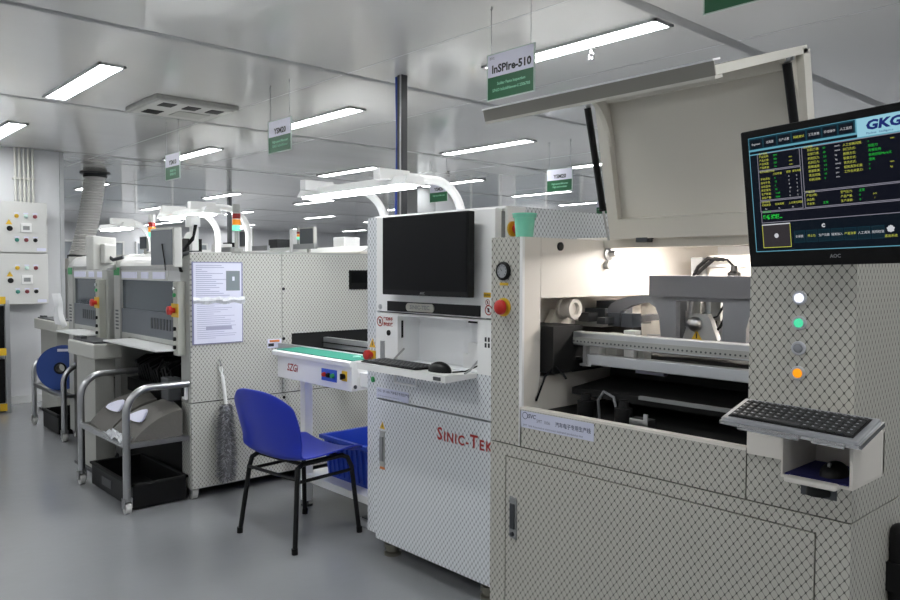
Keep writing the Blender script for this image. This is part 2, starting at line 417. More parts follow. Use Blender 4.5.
# ------------------------------------------------------------------ wall cabinets and conduits
def wall_cabinet(z0, z1, label):
    x = -8.5
    t = thing('control_cabinet', label, 'control cabinet', (x - .09, 1.9, z0), group='control cabinets on the left wall')
    MB().box(-8.68, x - .012, 1.58, 2.195, z0, z1).build('body', mat('cabinet_grey', '#cfcfcd', .4), t)
    d = MB().box(x - .012, x, 1.74, 2.19, z0 + .006, z1 - .006, bev=.003).build('door', mat('cabinet_door', '#d3d3d1', .4), t)
    cz = z1 - .02
    s = MB().box(x, x + .012, 1.946, 2.046, cz - .285, cz - .195, 0, .003).box(x + .012, x + .014, 1.966, 2.026, cz - .262, cz - .222, 1)
    s.build('meter', [WHITE, MIDG], t)
    for r, (zz, cs) in enumerate(((cz - .125, (YEL, mat('lamp_mint', '#cfe8e2', .3), mat('lamp_maroon', '#7d2a33', .35))), (cz - .362, (mat('button_teal', '#3d8a7d', .35), MATS['lamp_maroon'], BLACK)))):
        for k, c in enumerate(cs):
            yy = 1.913 + k * .083
            bt = MB().lathe((x, yy, zz), (1, 0, 0), [(0, .02), (.006, .02), (.007, .014), (.02, .013), (.022, 0)], 14).build('push_button' if r else 'indicator_lamp', c, t)
            MB().box(x, x + .002, yy - .022, yy + .022, zz + .022, zz + .034).build('name_tag', PAPER, bt)
    p = MB().add([(x + .001, 1.815, cz - .21), (x + .001, 1.875, cz - .21), (x + .001, 1.845, cz - .158)], [(0, 1, 2)])
    p.build('warning_label', YEL, t)
    MB().lathe((x, 1.85, cz - .25), (1, 0, 0), [(0, .026), (.012, .026), (.02, .018), (.021, 0)], 16).build('lock_knob', BLACK, t)
    MB().box(x, x + .002, 2.09, 2.175, z0 + .02, z0 + .05).build('nameplate', PAPER, t)
wall_cabinet(1.535, 2.045, 'upper grey control cabinet on the left wall, with lamps and small meter')
wall_cabinet(1.015, 1.528, 'lower grey control cabinet on the left wall, directly under its twin')
for k in range(5):
    y = 1.94 + k * .04
    o = MB().cyl((-8.64, y, 2.045), (-8.64, y, H), .012, n=12).box(-8.68, -8.625, y - .018, y + .018, 2.28, 2.30).build('wall_conduit', mat('conduit_white', '#dad9d3', .4))
    tag(o, ['conduit pipe above the wall cabinets, first from the left', 'conduit pipe above the wall cabinets, second from the left', 'conduit pipe above the wall cabinets, middle of the five', 'conduit pipe above the wall cabinets, second from the right', 'conduit pipe above the wall cabinets, rightmost of the five'][k], 'pipe', 'conduits above the wall cabinets')

# equipment rack at the left edge
t = thing('magazine_rack', 'dark rack with aluminium posts and yellow corners at the left picture edge', 'rack', (-8.3, 1.5, 0))
for x, y in ((-8.18, 1.745), (-8.18, 1.2), (-8.44, 1.745), (-8.44, 1.2)):
    MB().box(x - .02, x + .02, y - .02, y + .02, 0, 1.08, bev=.004).build('post', ALU, t)
for z in (.02, .55, 1.04):
    MB().box(-8.44, -8.18, 1.2, 1.745, z, z + .03).build('shelf', DSTEEL, t)
    MB().box(-8.165, -8.155, 1.67, 1.73, z, z + .07).build('corner_clip', YEL, t)
for z in (.09, .60):
    MB().box(-8.42, -8.2, 1.63, 1.725, z, z + .42).box(-8.42, -8.2, 1.25, 1.6, z, z + .42).build('magazine', BLACK, t)

# ------------------------------------------------------------------ placement machines
def casters(t, spots, r=.03, name='caster'):
    for x, y in spots:
        c = MB().cyl((x, y - .015, r), (x, y + .015, r), r, n=18).build(name, mat('caster_wheel', '#c3c3c0', .4), t)
        MB().box(x - .018, x + .018, y - .024, y - .018, r, 2 * r + .02).box(x - .018, x + .018, y + .018, y + .024, r, 2 * r + .02).box(x - .02, x + .02, y - .024, y + .024, 2 * r + .015, 2 * r + .025).build('fork', STEEL, c)

def stack_light(t, x, y, z):
    r = .024
    MB().cyl((x, y, z), (x, y, z + .13), .012, n=12).box(x - .03, x + .03, y - .03, y + .03, z, z + .02).build('stack_light_pole', GREYP, t)
    s = MB().cyl((x, y, z + .13), (x, y, z + .245), .022, n=20)
    s.build('stack_light_core', WHITE, t)
    for k, m_ in enumerate((G_GRN, G_AMB, G_RED)):
        MB().cyl((x, y, z + .132 + k * .038), (x, y, z + .166 + k * .038), r + .002, n=20).build('stack_light_lens', m_, t, ['green lens', 'amber lens', 'red lens'][k])
    MB().cyl((x, y, z + .246), (x, y, z + .30), r, n=20).build('stack_light_cap', GREYP, t)

def mounter(x0, x1, label, film, name='chip_mounter'):
    yf, yb, zt = 1.87, 3.42, 1.475
    t = thing(name, label, 'placement machine', ((x0 + x1) / 2, 2.6, 0))
    MB().box(x0 + .01, x1 - .01, 2.30, yb - .01, .06, zt - .01).box(x0 + .01, x1 - .01, yf + .04, 2.30, .06, .30).box(x1 - .12, x1 - .01, yf + .02, 2.3, .3, 1.36).box(x0 + .01, x0 + .1, yf + .02, 2.3, .3, 1.36).box(x0 + .1, x1 - .12, yf + .06, 2.3, .97, 1.36).build('carcass', BLACKM, t)
    xs = x1 - .01
    p = film
    MB().box(xs, x1, yf + .005, 2.480, .583, zt - .002).build('side_panel', p, t)
    MB().box(xs, x1, 2.484, yb, .96, zt).box(xs, x1, 2.484, yb, .583, .72).box(xs, x1, 2.484, 2.55, .72, .96).build('side_panel', p, t)
    MB().box(xs, x1, yf + .005, 2.080, .065, .577).build('side_panel', p, t)
    MB().box(xs, x1, 2.084, yb, .065, .577).build('side_panel', p, t)
    MB().box(x0, x0 + .01, yf + .005, yb, .06, zt).build('side_panel', GREYP, t)
    MB().box(x0 + .01, xs, yb - .01, yb, .06, zt).build('back_panel', GREYP, t)
    MB().box(x0 + .005, x1, 2.2, yb, zt, zt + .012).build('top_cover', GREYP, t)
    # rounded front hood
    prof = [(yf + .02, 1.36)] + [(yf + .10 - .10 * math.cos(a) + .0, 1.375 + .105 * math.sin(a)) for a in [i * PI / 16 for i in range(1, 9)]] + [(2.2, zt + .008), (2.2, 1.36)]
    MB().prism(prof, 'x', x0 + .12, x1 - .13).build('front_hood', mat('hood_white', '#dcdcda', .25), t)
    prof2 = [(yf, .06)] + [(yf, 1.35)] + [(yf + .10 - .10 * math.cos(a), 1.365 + .11 * math.sin(a)) for a in [i * PI / 16 for i in range(1, 9)]] + [(2.1, zt + .004), (2.1, .06)]
    lc = MB().prism(prof2, 'x', x0, x0 + .118).build('left_column', GREYP, t)
    MB().box(x0 + .006, x0 + .112, yf - .003, yf, 1.33, 1.385).build('green_badge', GRN, lc)
    v = MB()
    for k in range(6): v.box(x0 + .03, x0 + .085, yf - .002, yf, .95 + k * .025, .962 + k * .025)
    v.build('vent', DARKG, lc)
    prof3 = [(yf, .582)] + [(yf, 1.36)] + [(yf + .06 - .06 * math.cos(a), 1.40 + .07 * math.sin(a)) for a in [i * PI / 16 for i in range(1, 9)]] + [(2.1, zt), (2.1, .582)]
    rc = MB().prism(prof3, 'x', x1 - .128, x1 - .011).build('right_column', GREYP, t)
    MB().box(x1 - .128, x1 - .011, yf + .001, yf + .06, .065, .577).build('lower_column', film, t)
    # front face
    MB().box(x0 + .12, x1 - .13, yf + .01, yf + .05, 1.30, 1.365).build('label_rail', mat('rail_light', '#c7c8c8', .35), t)
    MB().box(x0 + .14, x0 + .42, yf + .006, yf + .01, 1.312, 1.355).box(x0 + .5, x0 + .62, yf + .006, yf + .01, 1.312, 1.355).box(x0 + .7, x0 + .9, yf + .006, yf + .01, 1.312, 1.355).build('rail_label', PAPER, t)
    MB().box(x0 + .12, x1 - .13, yf + .02, yf + .035, 1.10, 1.30).build('window', GLASSD, t, 'smoked inspection window')
    lp = MB().box(x0 + .12, x1 - .13, yf + .01, yf + .05, .935, 1.10).build('lower_panel', SLATE, t)
    v = MB()
    for k in range(8): v.box(x1 - .62 + k * .05, x1 - .60 + k * .05, yf + .006, yf + .01, .99, 1.06)
    v.build('vent', DARKG, lp)
    fr = MB().prism([(x0 + .12, .935), (x1 - .13, .935), (x1 - .13, .84), (x1 - .2, .905), (x0 + .25, .905), (x0 + .19, .84), (x0 + .12, .84)], 'y', yf + .01, yf + .04)
    fr.build('opening_trim', GREYP, t)
    # feeder bay
    MB().box(x0 + .12, x1 - .13, 2.26, 2.30, .3, .97).build('bay_back', BLACKM, t)
    MB().box(x0 + .28, x1 - .09, 1.70, 2.2, .888, .90, bev=.003).build('board_tray', mat('tray_white', '#dfe0e0', .4), t)
    random.seed(int(abs(x0) * 10))
    fb = MB()
    for k in range(14):
        x = x0 + .30 + k * .045
        h = .05 * random.random()
        fb.prism([(1.93, .62), (1.9, .70 + h), (1.98, .74 + h), (2.2, .78), (2.2, .62)], 'x', x, x + .034)
    fb.build('feeder_bank', BLACK, t)
    MB().box(x0 + .16, x1 - .15, 1.9, 2.25, .53, .62).build('feeder_base', BLACK, t)
    MB().tube([(x1 - .42, 1.86, .62), (x1 - .36, 1.82, .75), (x1 - .28, 1.82, .82), (x1 - .22, 1.84, .75), (x1 - .2, 1.88, .66)], .006, 8).build('cable', RUBBER, t)
    bk = MB().box(x1 - .27, x1 - .15, 1.80, 1.88, .58, .72, bev=.01).build('scrap_cup', DARKG, t)
    # operator box
    ob = MB().box(x1 - .125, x1 - .055, yf - .05, yf, .86, 1.30, bev=.006).build('operator_box', mat('operator_grey', '#b5b6ad', .4), t)
    MB().box(x1 - .135, x1 - .04, yf - .055, yf - .05, 1.09, 1.17).build('stop_plate', YEL, ob)
    MB().lathe((x1 - .09, yf - .055, 1.13), (0, -1, 0), [(0, .016), (.02, .016), (.022, .028), (.04, .026), (.046, 0)], 18).build('stop_button', RED, ob)
    for k, (zz, m_) in enumerate(((1.26, CHROME), (1.22, GRN), (1.02, BLACK), (.96, BLACK), (.91, BLACK))):
        MB().lathe((x1 - .09, yf - .05, zz), (0, -1, 0), [(0, .012), (.012, .012), (.013, 0)], 14).build('push_button', m_, ob)
    MB().box(x1 - .075, x1 - .03, yf - .02, yf, .60, .70, bev=.004).box(x1 - .065, x1 - .045, yf - .03, yf - .02, .62, .68, 1).build('power_switch', [WHITE, BLACK], t)
    casters(t, [(x1 - .04, 1.9), (x0 + .06, 1.9), (x1 - .04, 3.3), (x0 + .06, 3.3)], .032)
    return t
m1 = mounter(-5.60, -4.32, 'grey chip mounter with lattice film side and two papers hung on it', FILM_DULL)
stack_light(m1, -4.50, 2.26, 1.488)
MB().box(-4.322, -4.318, 2.575, 2.60, 1.3, 1.3 + .001).build('panel_rivet', STEEL, m1)
d = MB().box(-4.322, -4.312, 3.0, 3.16, 1.24, 1.372, bev=.002).box(-4.312, -4.311, 3.015, 3.15, 1.285, 1.36, 1).build('side_display', [BLACK, SCREENB], m1)
MB().box(-4.319, -4.317, 2.375, 2.475, .876, .932).box(-4.3172, -4.3165, 2.39, 2.46, .912, .926, 1).box(-4.3172, -4.3165, 2.38, 2.42, .885, .905, 2).build('sticker', [PAPER, mat('orange_ink', '#d07a3a', .5), INK], m1)
for y, z in ((2.492, .93), (2.492, .55), (2.492, 1.25)):
    MB().lathe((-4.32, y, z), (1, 0, 0), [(0, .01), (.004, .01), (.005, 0)], 12).build('door_latch', BLACK, m1)
m2 = mounter(-6.68, -5.72, 'lighter grey chip mounter standing left of the lattice sided one', GREYP)
stack_light(m2, -5.80, 2.22, 1.488)

# reels lying on top of the near mounter
t = thing('reel_holder', 'black feeder holder with white reel lying on top of the near mounter', 'reel holder', (-5.5, 2.1, 1.488))
MB().prism([(-5.80 + .22, 1.488), (-5.10, 1.488), (-5.10, 1.585), (-5.18, 1.59), (-5.28, 1.56), (-5.36, 1.585), (-5.45, 1.53), (-5.50, 1.60), (-5.58, 1.595)], 'y', 2.20, 2.30).build('bracket', BLACKM, t)
MB().lathe((-5.40, 2.33, 1.56), (0, 1, 0), [(0, .03), (0, .085), (.012, .085), (.012, .03), (0, .03)], 28).build('reel', WHITE, t)
MB().cyl((-5.40, 2.301, 1.56), (-5.40, 2.35, 1.56), .03, n=16).build('hub', DARKG, t)

# monitors of the mounters
def op_monitor(loc, rotz, label, stylus, k=.9):
    t = thing('operator_monitor', label, 'monitor', loc, rotz, local=True, group='operator monitors on the mounters')
    MB().box(-.165, .165, .0, .06, .0, .255, bev=.008).build('housing', mat('monitor_ivory', '#cbcbc6', .4), t, local=True)
    MB().box(-.15, .15, -.003, .001, .015, .24).build('screen', mat('monitor_off', '#767b7f', .22), t, local=True)
    MB().box(-.08, .08, .06, .10, .05, .2, bev=.01).build('rear_box', MATS['monitor_ivory'], t, local=True)
    if stylus:
        MB().tube([(.02, -.008, .15), (.06, -.01, .03), (.075, -.012, -.02)], .004, 6).build('stylus', BLACK, t, local=True)
        MB().tube([(.075, -.012, -.02), (.085, -.012, -.07), (.10, -.012, -.085), (.11, -.012, -.06), (.12, -.01, .01)], .002, 6).build('stylus_cord', GREYP, t, local=True)
    MB().tube([(.0, .09, .1), (.0, .12, .08), (.0, .16, .09), (.0, .20, .10)], .014, 8).build('arm', DSTEEL, t, local=True)
    t.scale = (k, k, k)
    return t
op_monitor((-4.40, 1.74, 1.385), math.radians(4), 'grey operator monitor with stylus at the corner of the near mounter', True)
op_monitor((-5.46, 1.72, 1.365), math.radians(-47), 'grey operator monitor of the farther mounter, beside the duct', False)
t = thing('cable_post', 'white post with black cables behind the near operator monitor', 'post', (-4.46, 1.96, 1.487))
MB().box(-4.475, -4.435, 1.94, 1.98, 1.487, 1.70).box(-4.50, -4.42, 1.925, 1.985, 1.63, 1.70).build('post', WHITE, t)
for k in range(3):
    MB().tube([(-4.42 + .012 * k, 1.95, 1.64), (-4.40, 1.93, 1.57 - .01 * k), (-4.46 + .01 * k, 1.90, 1.50), (-4.47 + .015 * k, 1.862, 1.44 - .02 * k), (-4.41 + .01 * k, 1.855, 1.36)], .006, 8).build('cable', RUBBER, t)

# papers on the mounter side
t = thing('work_instruction', 'two printed sheets in plastic sleeves hung on the lattice side of the near mounter', 'papers', (-4.317, 2.04, .926))
x = -4.317
MB().box(x, x + .004, 1.882, 2.205, .926, 1.418).build('backing_board', mat('sleeve_lilac', '#8e8fb0', .4), t)
MB().box(x + .004, x + .006, 1.89, 2.195, 1.19, 1.412).build('upper_sheet', PAPER, t)
MB().box(x + .004, x + .006, 1.892, 2.198, .932, 1.18).build('lower_sheet', PAPER, t)
b = MB()
random.seed(3)
for k in range(16):
    z = 1.395 - k * .012
    L1 = .07 + .12 * random.random()
    b.box(x + .006, x + .0066, 1.905, 1.905 + (L1 if 2 < k < 15 else .26 * random.random() + .02), z, z + .004)
for k in range(18):
    z = 1.165 - k * .012
    b.box(x + .006, x + .0066, 1.91, 1.91 + .1 + .16 * random.random(), z, z + .0028)
b.box(x + .006, x + .0066, 1.965, 2.13, 1.012, 1.032)
b.build('print', PAPERINK, t)
MB().box(x + .006, x + .0068, 2.095, 2.185, 1.245, 1.365).box(x + .0068, x + .0072, 2.135, 2.15, 1.305, 1.33, 1).build('photograph', [PHOTO, PAPER], t)
f = MB(); pr = []
n_ = 14
for k in range(n_ + 1):
    y = 1.886 + k * (.33 / n_)
    pr.append((y, 1.168 + .006 * math.sin(k * 1.3), 1.206 + .005 * math.sin(k * 1.9 + 1), .008 + .006 * (k % 2)))
vs = []; fs = []
for k, (y, a, b_, d_) in enumerate(pr):
    vs += [(x + .007, y, a), (x + .007 + d_, y, (a + b_) / 2), (x + .007, y, b_)]
    if k: o = 3 * (k - 1); fs += [(o, o + 3, o + 4, o + 1), (o + 1, o + 4, o + 5, o + 2)]
f.add(vs, fs, 0, False).build('sleeve_fold', CARTON, t)

# duster
t = thing('duster', 'grey fluffy duster with white handle hanging on the side of the near mounter', 'duster', (-4.28, 2.07, .09))
MB().tube([(-4.285, 2.075, .56), (-4.29, 2.062, .70), (-4.295, 2.058, .735)], .011, 10).build('handle', WHITE, t)
MB().tube([(-4.296, 2.058, .735), (-4.302, 2.045, .77), (-4.306, 2.05, .80), (-4.302, 2.062, .78), (-4.297, 2.06, .735)], .004, 6).build('loop', WHITE, t)
MB().tube([(-4.319, 2.05, .83), (-4.30, 2.05, .81), (-4.296, 2.05, .80), (-4.30, 2.05, .79)], .005, 6).build('hook', CHROME, t)
random.seed(11)
f = MB(); f.cyl((-4.275, 2.07, .13), (-4.275, 2.073, .545), .040, .028, 12)
vs = []; fs = []
for k in range(2600):
    z = .10 + .46 * random.random(); a = random.random() * 2 * PI
    R0 = .030; R1 = .056 + .028 * random.random()
    if z > .5: R1 *= .75
    if z < .13: R1 *= .8
    ca, sa = math.cos(a), math.sin(a); dz = -.035 * random.random() + .008; tw = random.uniform(-.5, .5)
    c2, s2 = math.cos(a + tw), math.sin(a + tw); w = .0065
    cx = -4.268
    sx = .62
    p0 = (cx + R0 * ca * sx - w * sa, 2.07 + R0 * sa + w * ca, z); p1 = (cx + R0 * ca * sx + w * sa, 2.07 + R0 * sa - w * ca, z)
    p2 = (cx + R1 * c2 * sx, 2.07 + R1 * s2, z + dz)
    o = len(vs); vs += [p0, p1, p2]; fs.append((o, o + 1, o + 2))
h = len(fs) // 2
f.add(vs, fs[:h], 0); f.add(vs, fs[h:], 1)
f.build('fibre_head', [FLUFF, FLUFFL], t)

# ------------------------------------------------------------------ arched lamps over the line
def arch_lamp(x0, x1, y, z, xa, ylen, label):
    t = thing('arch_lamp', label, 'lamp', ((x0 + x1) / 2, y + ylen, 0), group='arched tube lamps over the line')
    hs = MB().prism([(y - .07, z), (y + .07, z), (y + .045, z + .045), (y - .045, z + .045)], 'x', x0, x1).build('lamp_housing', WHITE, t)
    MB().box(x0 + .03, x1 - .05, y - .05, y + .05, z - .012, z).build('lamp_diffuser', LAMPON, t)
    for x in xa:
        R = .2; zc = z + .052
        pts = [(x, y - .10, zc), (x, y + ylen - R, zc)] + [(x, y + ylen - R + R * math.sin(a), zc - R + R * math.cos(a)) for a in [i * PI / 20 for i in range(1, 11)]] + [(x, y + ylen, .9), (x, y + ylen, 0)]
        MB().tube(pts, .024, 12).build('arch_pole', WHITE, t)
        MB().box(x - .028, x + .028, y - .13, y + .06, z + .026, z + .082, bev=.004).build('mounting_bracket', WHITE, t)
    return t
arch_lamp(-3.88, -2.89, 2.40, 1.795, (-3.72, -3.03), .45, 'long lit lamp hung from two white arches above the transfer conveyor')
arch_lamp(-6.0, -5.14, 2.40, 1.775, (-5.75, -5.24), .33, 'lit lamp on white arches over the near mounter, behind its stack light')
arch_lamp(-7.46, -6.84, 2.42, 1.74, (-6.92,), .23, 'small lit lamp on a white arch above the farther mounter')

# ------------------------------------------------------------------ feeder carts
def hoop(x, yf, yb, zt, r=.14):
    p = [(x, yf, .07), (x, yf, zt - r)] + [(x, yf + r - r * math.cos(a), zt - r + r * math.sin(a)) for a in [i * PI / 16 for i in range(1, 9)]] + [(x, yb, zt)]
    return p
def cart(xl, xr, yf, yb, label, zt=.70, zs=.385):
    t = thing('feeder_cart', label, 'cart', ((xl + xr) / 2, (yf + yb) / 2, 0), group='steel feeder carts')
    for x in (xl, xr):
        MB().tube(hoop(x, yf, yb, zt), .021, 12).build('side_hoop', STEEL, t)
    MB().box(xl, xr, yf - .012, yf + .012, zs - .018, zs + .014, bev=.003).build('front_rail', STEEL, t)
    for x in (xl, xr): MB().box(x - .012, x + .012, yf, yb, zs - .018, zs + .010).build('side_rail', STEEL, t)
    MB().box(xl + .012, xr - .012, yf + .012, yb, zs - .006, zs).build('shelf', mat('cart_shelf', '#77766f', .5, .2), t)
    casters(t, [(xl, yf), (xr, yf)], .032)
    return t
cart(-5.13, -4.325, 1.50, 1.858, 'steel hoop cart docked at the near mounter, carrying grey covered reels')
cart(-7.38, -6.50, 1.60 + .175, 1.86, 'steel hoop cart at the far left carrying a big blue reel', zt=.605, zs=.36)
def cover(x0, x1, y0, y1, z0, zt, label, crescent):
    t = thing('reel_cover', label, 'cover', ((x0 + x1) / 2, (y0 + y1) / 2, z0), group='grey covers on the near cart')
    nn = 12; vs = []; fs = []; nx = 8
    for j in range(nx + 1):
        u = j / nx; x = x0 + (x1 - x0) * u
        for i in range(nn + 1):
            s = i / nn; y = y0 + (y1 - y0) * s
            z = z0 + (zt - z0) * math.sin(s * PI / 2) ** .85 * (.82 + .18 * math.sin(u * PI)) + .004 * math.sin(7 * u + 5 * s)
            vs.append((x, y, z))
    for j in range(nx):
        for i in range(nn): a = j * (nn + 1) + i; fs.append((a, a + nn + 1, a + nn + 2, a + 1))
    b = MB().add(vs, fs, 0, True)
    for jx in (0, nx):
        base = [vs[jx * (nn + 1) + i] for i in range(nn + 1)] + [(vs[jx * (nn + 1)][0], y1, z0)]
        b.add(base, [tuple(range(len(base)))], 0)
    b.add([vs[j * (nn + 1) + nn] for j in range(nx + 1)] + [(x1, y1, z0), (x0, y1, z0)], [tuple(range(nx + 3))], 0)
    b.build('fabric', SHEETG, t)
    # crescent shaped white rim of the reel showing in the cover's slot
    cx, w = crescent; c = MB(); vo = []; 
    for i in range(13):
        s = i / 12; x = cx - w / 2 + w * s
        zc = z0 + (zt - z0) * .60 + .035 * math.sin(PI * s)
        th = .018 + .040 * math.sin(PI * s)
        vo.append((x, s, zc, th))
    vs = []; fs = []
    for i, (x, s, zc, th) in enumerate(vo):
        def yy(z): 
            k = max(0, min(1, (z - z0) / (zt - z0) / .97)); return y0 + (y1 - y0) * math.asin(min(1, k ** (1 / .85))) * 2 / PI - .02
        vs += [(x, yy(zc - th) , zc - th), (x, yy(zc) - .004, zc)]
        if i: o = 2 * (i - 1); fs.append((o, o + 2, o + 3, o + 1))
    vb = [(a, b_ + .012, c_) for a, b_, c_ in vs]; m_ = len(vs)
    fs2 = [tuple(j + m_ for j in q[::-1]) for q in fs]
    c.add(vs + vb, fs + fs2, 0, True).build('reel_rim', PAPER, t)
cover(-5.10, -4.73, 1.54, 1.83, .388, .60, 'grey reel cover with white crescent slot, left one on the near cart', (-4.90, .22))
cover(-4.71, -4.345, 1.54, 1.83, .388, .585, 'grey reel cover with white crescent slot, right one on the near cart', (-4.52, .2))
random.seed(5)
b = MB(); vs = []; fs = []
for j in range(7):
    for i in range(12):
        vs.append((-4.66 + i * .027, 1.475 + j * .012, .392 + .03 * random.random() + .012 * (j % 2)))
for j in range(6):
    for i in range(11): a = j * 12 + i; fs.append((a, a + 1, a + 13, a + 12))
o = b.add(vs, fs, 0).add([(v[0], v[1], .3855) for v in vs], [f_[::-1] for f_ in fs], 0).build('plastic_bag', mat('bag_plastic', '#c3c5c9', .25))
tag(o, 'crumpled clear plastic bag on the front edge of the near cart', 'bag')
# black tray on the floor
def tray(x0, x1, y0, y1, z0, z1, m_, w=.012):
    b = MB().box(x0, x1, y0, y1, z0, z0 + w)
    b.box(x0, x1, y0, y0 + w, z0 + w, z1).box(x0, x1, y1 - w, y1, z0 + w, z1).box(x0, x0 + w, y0 + w, y1 - w, z0 + w, z1).box(x1 - w, x1, y0 + w, y1 - w, z0 + w, z1)
    return b
t = thing('scrap_tray', 'large black open tray on the floor under the near cart', 'tray', (-4.7, 1.68, 0))
tray(-5.06, -4.35, 1.54, 1.85, .012, .15, BLACK).build('tray_body', BLACK, t)
MB().box(-5.07, -4.34, 1.53, 1.55, .14, .153).box(-5.07, -4.34, 1.84, 1.86, .14, .153).box(-5.07, -5.05, 1.53, 1.86, .14, .153).box(-4.36, -4.34, 1.53, 1.86, .14, .153).build('rim', BLACKM, t)
MB().box(-4.86, -4.70, 1.535, 1.541, .05, .10).build('label_holder', DARKG, t)
t = thing('storage_bin', 'small black bin on the floor under the far left cart', 'bin', (-6.85, 1.97, 0))
tray(-7.2, -6.75, 1.80, 2.1, .012, .17, BLACK).build('bin_body', BLACK, t)
MB().box(-7.2, -6.75, 1.79, 1.80, .15, .172).build('rim', BLACKM, t)
# blue reel
t = thing('cable_reel', 'big blue reel standing on the far left cart', 'reel', (-6.80, 1.86, .362))
c = (-6.84, 1.845, .362 + .185); ax = Vector((.85, -.52, 0)).normalized()
MB().lathe(c, ax, [(0, .05), (0, .185), (.006, .185), (.006, .05), (0, .05)], 40).build('flange', BLUEREEL, t)
MB().lathe(Vector(c) - ax * .09, ax, [(0, .05), (0, .185), (.006, .185), (.006, .05), (0, .05)], 40).build('flange', BLUEREEL, t)
MB().lathe(Vector(c) - ax * .085, ax, [(0, .06), (0, .15), (.085, .15), (.085, .06)], 32).build('winding', mat('reel_winding', '#2a5096', .6), t)
MB().lathe(Vector(c) - ax * .09, ax, [(0, .05), (.1, .05), (.1, .035), (0, .035)], 24).build('hub', BLACK, t)
pp = Vector(c) + ax * .0075
tmp = MB()
sdir = Z_.cross(ax).normalized() * 1.
tmp.quad(pp + sdir * -.02 + Z_ * .14, sdir * .10, Z_ * .022).build('label_strip', STICKER, t)

# feeder loader units in front of the gap
def loader(x0, x1, y0, y1, z0, z1, lx0, lx1, label):
    t = thing('loader_stand', label, 'loader stand', ((x0 + x1) / 2, (y0 + y1) / 2, 0), group='loader stands before the farther mounter')
    MB().box(x0, x1, y0, y1, z0, z1, bev=.01).build('beam', mat('loader_ivory', '#bdbdb6', .4), t)
    MB().box(x0 + .06, x1 - .05, y0 + .02, y1 - .02, z1, z1 + .012).box(x0 + .1, x0 + .2, y0 + .03, y0 + .07, z1 + .012, z1 + .03).build('track', DARKG, t)
    MB().box(lx0, lx1, y0 + .03, y1 - .03, 0.02, z0).build('leg_cabinet', mat('loader_leg', '#a7a7a1', .45), t)
    MB().box(lx0 - .02, lx1 + .02, y0 + .01, y1 - .01, 0, .02).build('foot_plate', DARKG, t)
    MB().lathe((x0, (y0 + y1) / 2, (z0 + z1) / 2), (-1, 0, 0), [(0, .02), (.02, .02), (.022, .03), (.05, .028), (.055, 0)], 14).build('crank_knob', BLACK, t)
    return t
loader(-5.82, -5.25, 1.62, 1.80, .775, .875, -5.72, -5.33, 'ivory loader stand with leg cabinet standing left of the near cart')
loader(-8.28, -7.50, 2.0, 2.2, .79, .89, -8.16, -7.62, 'ivory loader stand by the left wall, behind the blue reel')
b = MB()
vs = []; fs = []
for j in range(9):
    for i in range(7):
        s = i / 6; q = j / 8
        vs.append((-6.86 + .28 * s * q + .02 * math.sin(6 * q + s), 1.82 + .03 * math.sin(9 * s + 2 * q), 1.17 - .24 * q - .03 * s * q))
for j in range(8):
    for i in range(6): a = j * 7 + i; fs.append((a, a + 7, a + 8, a + 1))
o = b.add(vs, fs, 0, True).add([(v[0], v[1] + .006, v[2]) for v in vs], [f_[::-1] for f_ in fs], 0, True).build('dust_sheet', mat('sheet_white', '#e2e3e5', .6))
tag(o, 'white plastic sheet draped at the left side of the farther mounter', 'sheet')

# flexible duct
t = thing('flexible_duct', 'silver ribbed flexible duct hanging from the ceiling at the left', 'duct', (-10.2, 3.16, 1.5))
nr = 190; vs = []; fs = []; S = 20
for k in range(nr):
    s = k / (nr - 1); z = H - .02 - s * 1.05
    cx = -10.22 - .36 * s * s; cy = 3.2 - .1 * s; r = .128 + .005 * math.sin(k * 2 * PI / 6)
    for i in range(S): a = 2 * PI * i / S; vs.append((cx + r * math.cos(a), cy + r * math.sin(a), z))
    if k: fs += [((k - 1) * S + i, (k - 1) * S + (i + 1) % S, k * S + (i + 1) % S, k * S + i) for i in range(S)]
MB().add(vs, fs, 0, True).build('hose', DUCT, t)
MB().lathe((-10.22, 3.2, H), (0, 0, -1), [(0, .18), (.015, .18), (.015, .14), (.06, .14), (.06, .1)], 24).build('ceiling_collar', DSTEEL, t)
MB().lathe((-10.58, 3.1, 1.50), (0, 0, 1), [(0, .14), (.06, .14), (.06, .1)], 24).build('lower_collar', DARKG, t)
t = thing('reflow_oven', 'pale oven machine under the silver duct, far left behind the mounters', 'oven', (-10.3, 2.95, 0))
MB().box(-11.6, -9.0, 2.5, 3.6, .0, 1.38, bev=.02).build('body', GREYP, t)
MB().prism([(2.55, 1.38), (3.55, 1.38), (3.4, 1.5), (2.7, 1.5)], 'x', -11.5, -9.1).build('lid', IVORY, t)
MB().box(-10.9, -9.3, 2.49, 2.5, .5, 1.1).build('front_door', DARKG, t)

# ------------------------------------------------------------------ transfer conveyor
t = thing('transfer_conveyor', 'white inspection conveyor with green top between mounter and white cabinet', 'conveyor', (-3.52, 2.55, 0))
x0, x1 = -3.905, -3.145
MB().box(x0 + .02, x1, 2.2, 2.235, .757, .885, bev=.003).build('front_panel', WHITE, t)
MB().prism([(2.185, .883), (2.235, .883), (2.38, .898), (2.38, .912), (2.19, .912), (2.183, .905)], 'x', x0 - .01, x1 + .005).build('top_lip', WHITE, t)
MB().box(x0 + .005, x1 - .005, 2.203, 2.375, .912, .9165).build('green_mat', GREENMAT, t)
MB().box(x0 + .02, x1, 2.235, 2.38, .76, .884).box(x1, -3.01, 2.25, 2.30, .78, .85).build('front_beam', WHITE, t)
MB().lathe((-3.24, 2.30, .9165), (0, 0, 1), [(0, .022), (.006, .022), (.008, .012), (.008, 0)], 18).build('mat_knob', mat('mat_knob', '#8fcdbd', .4), t)
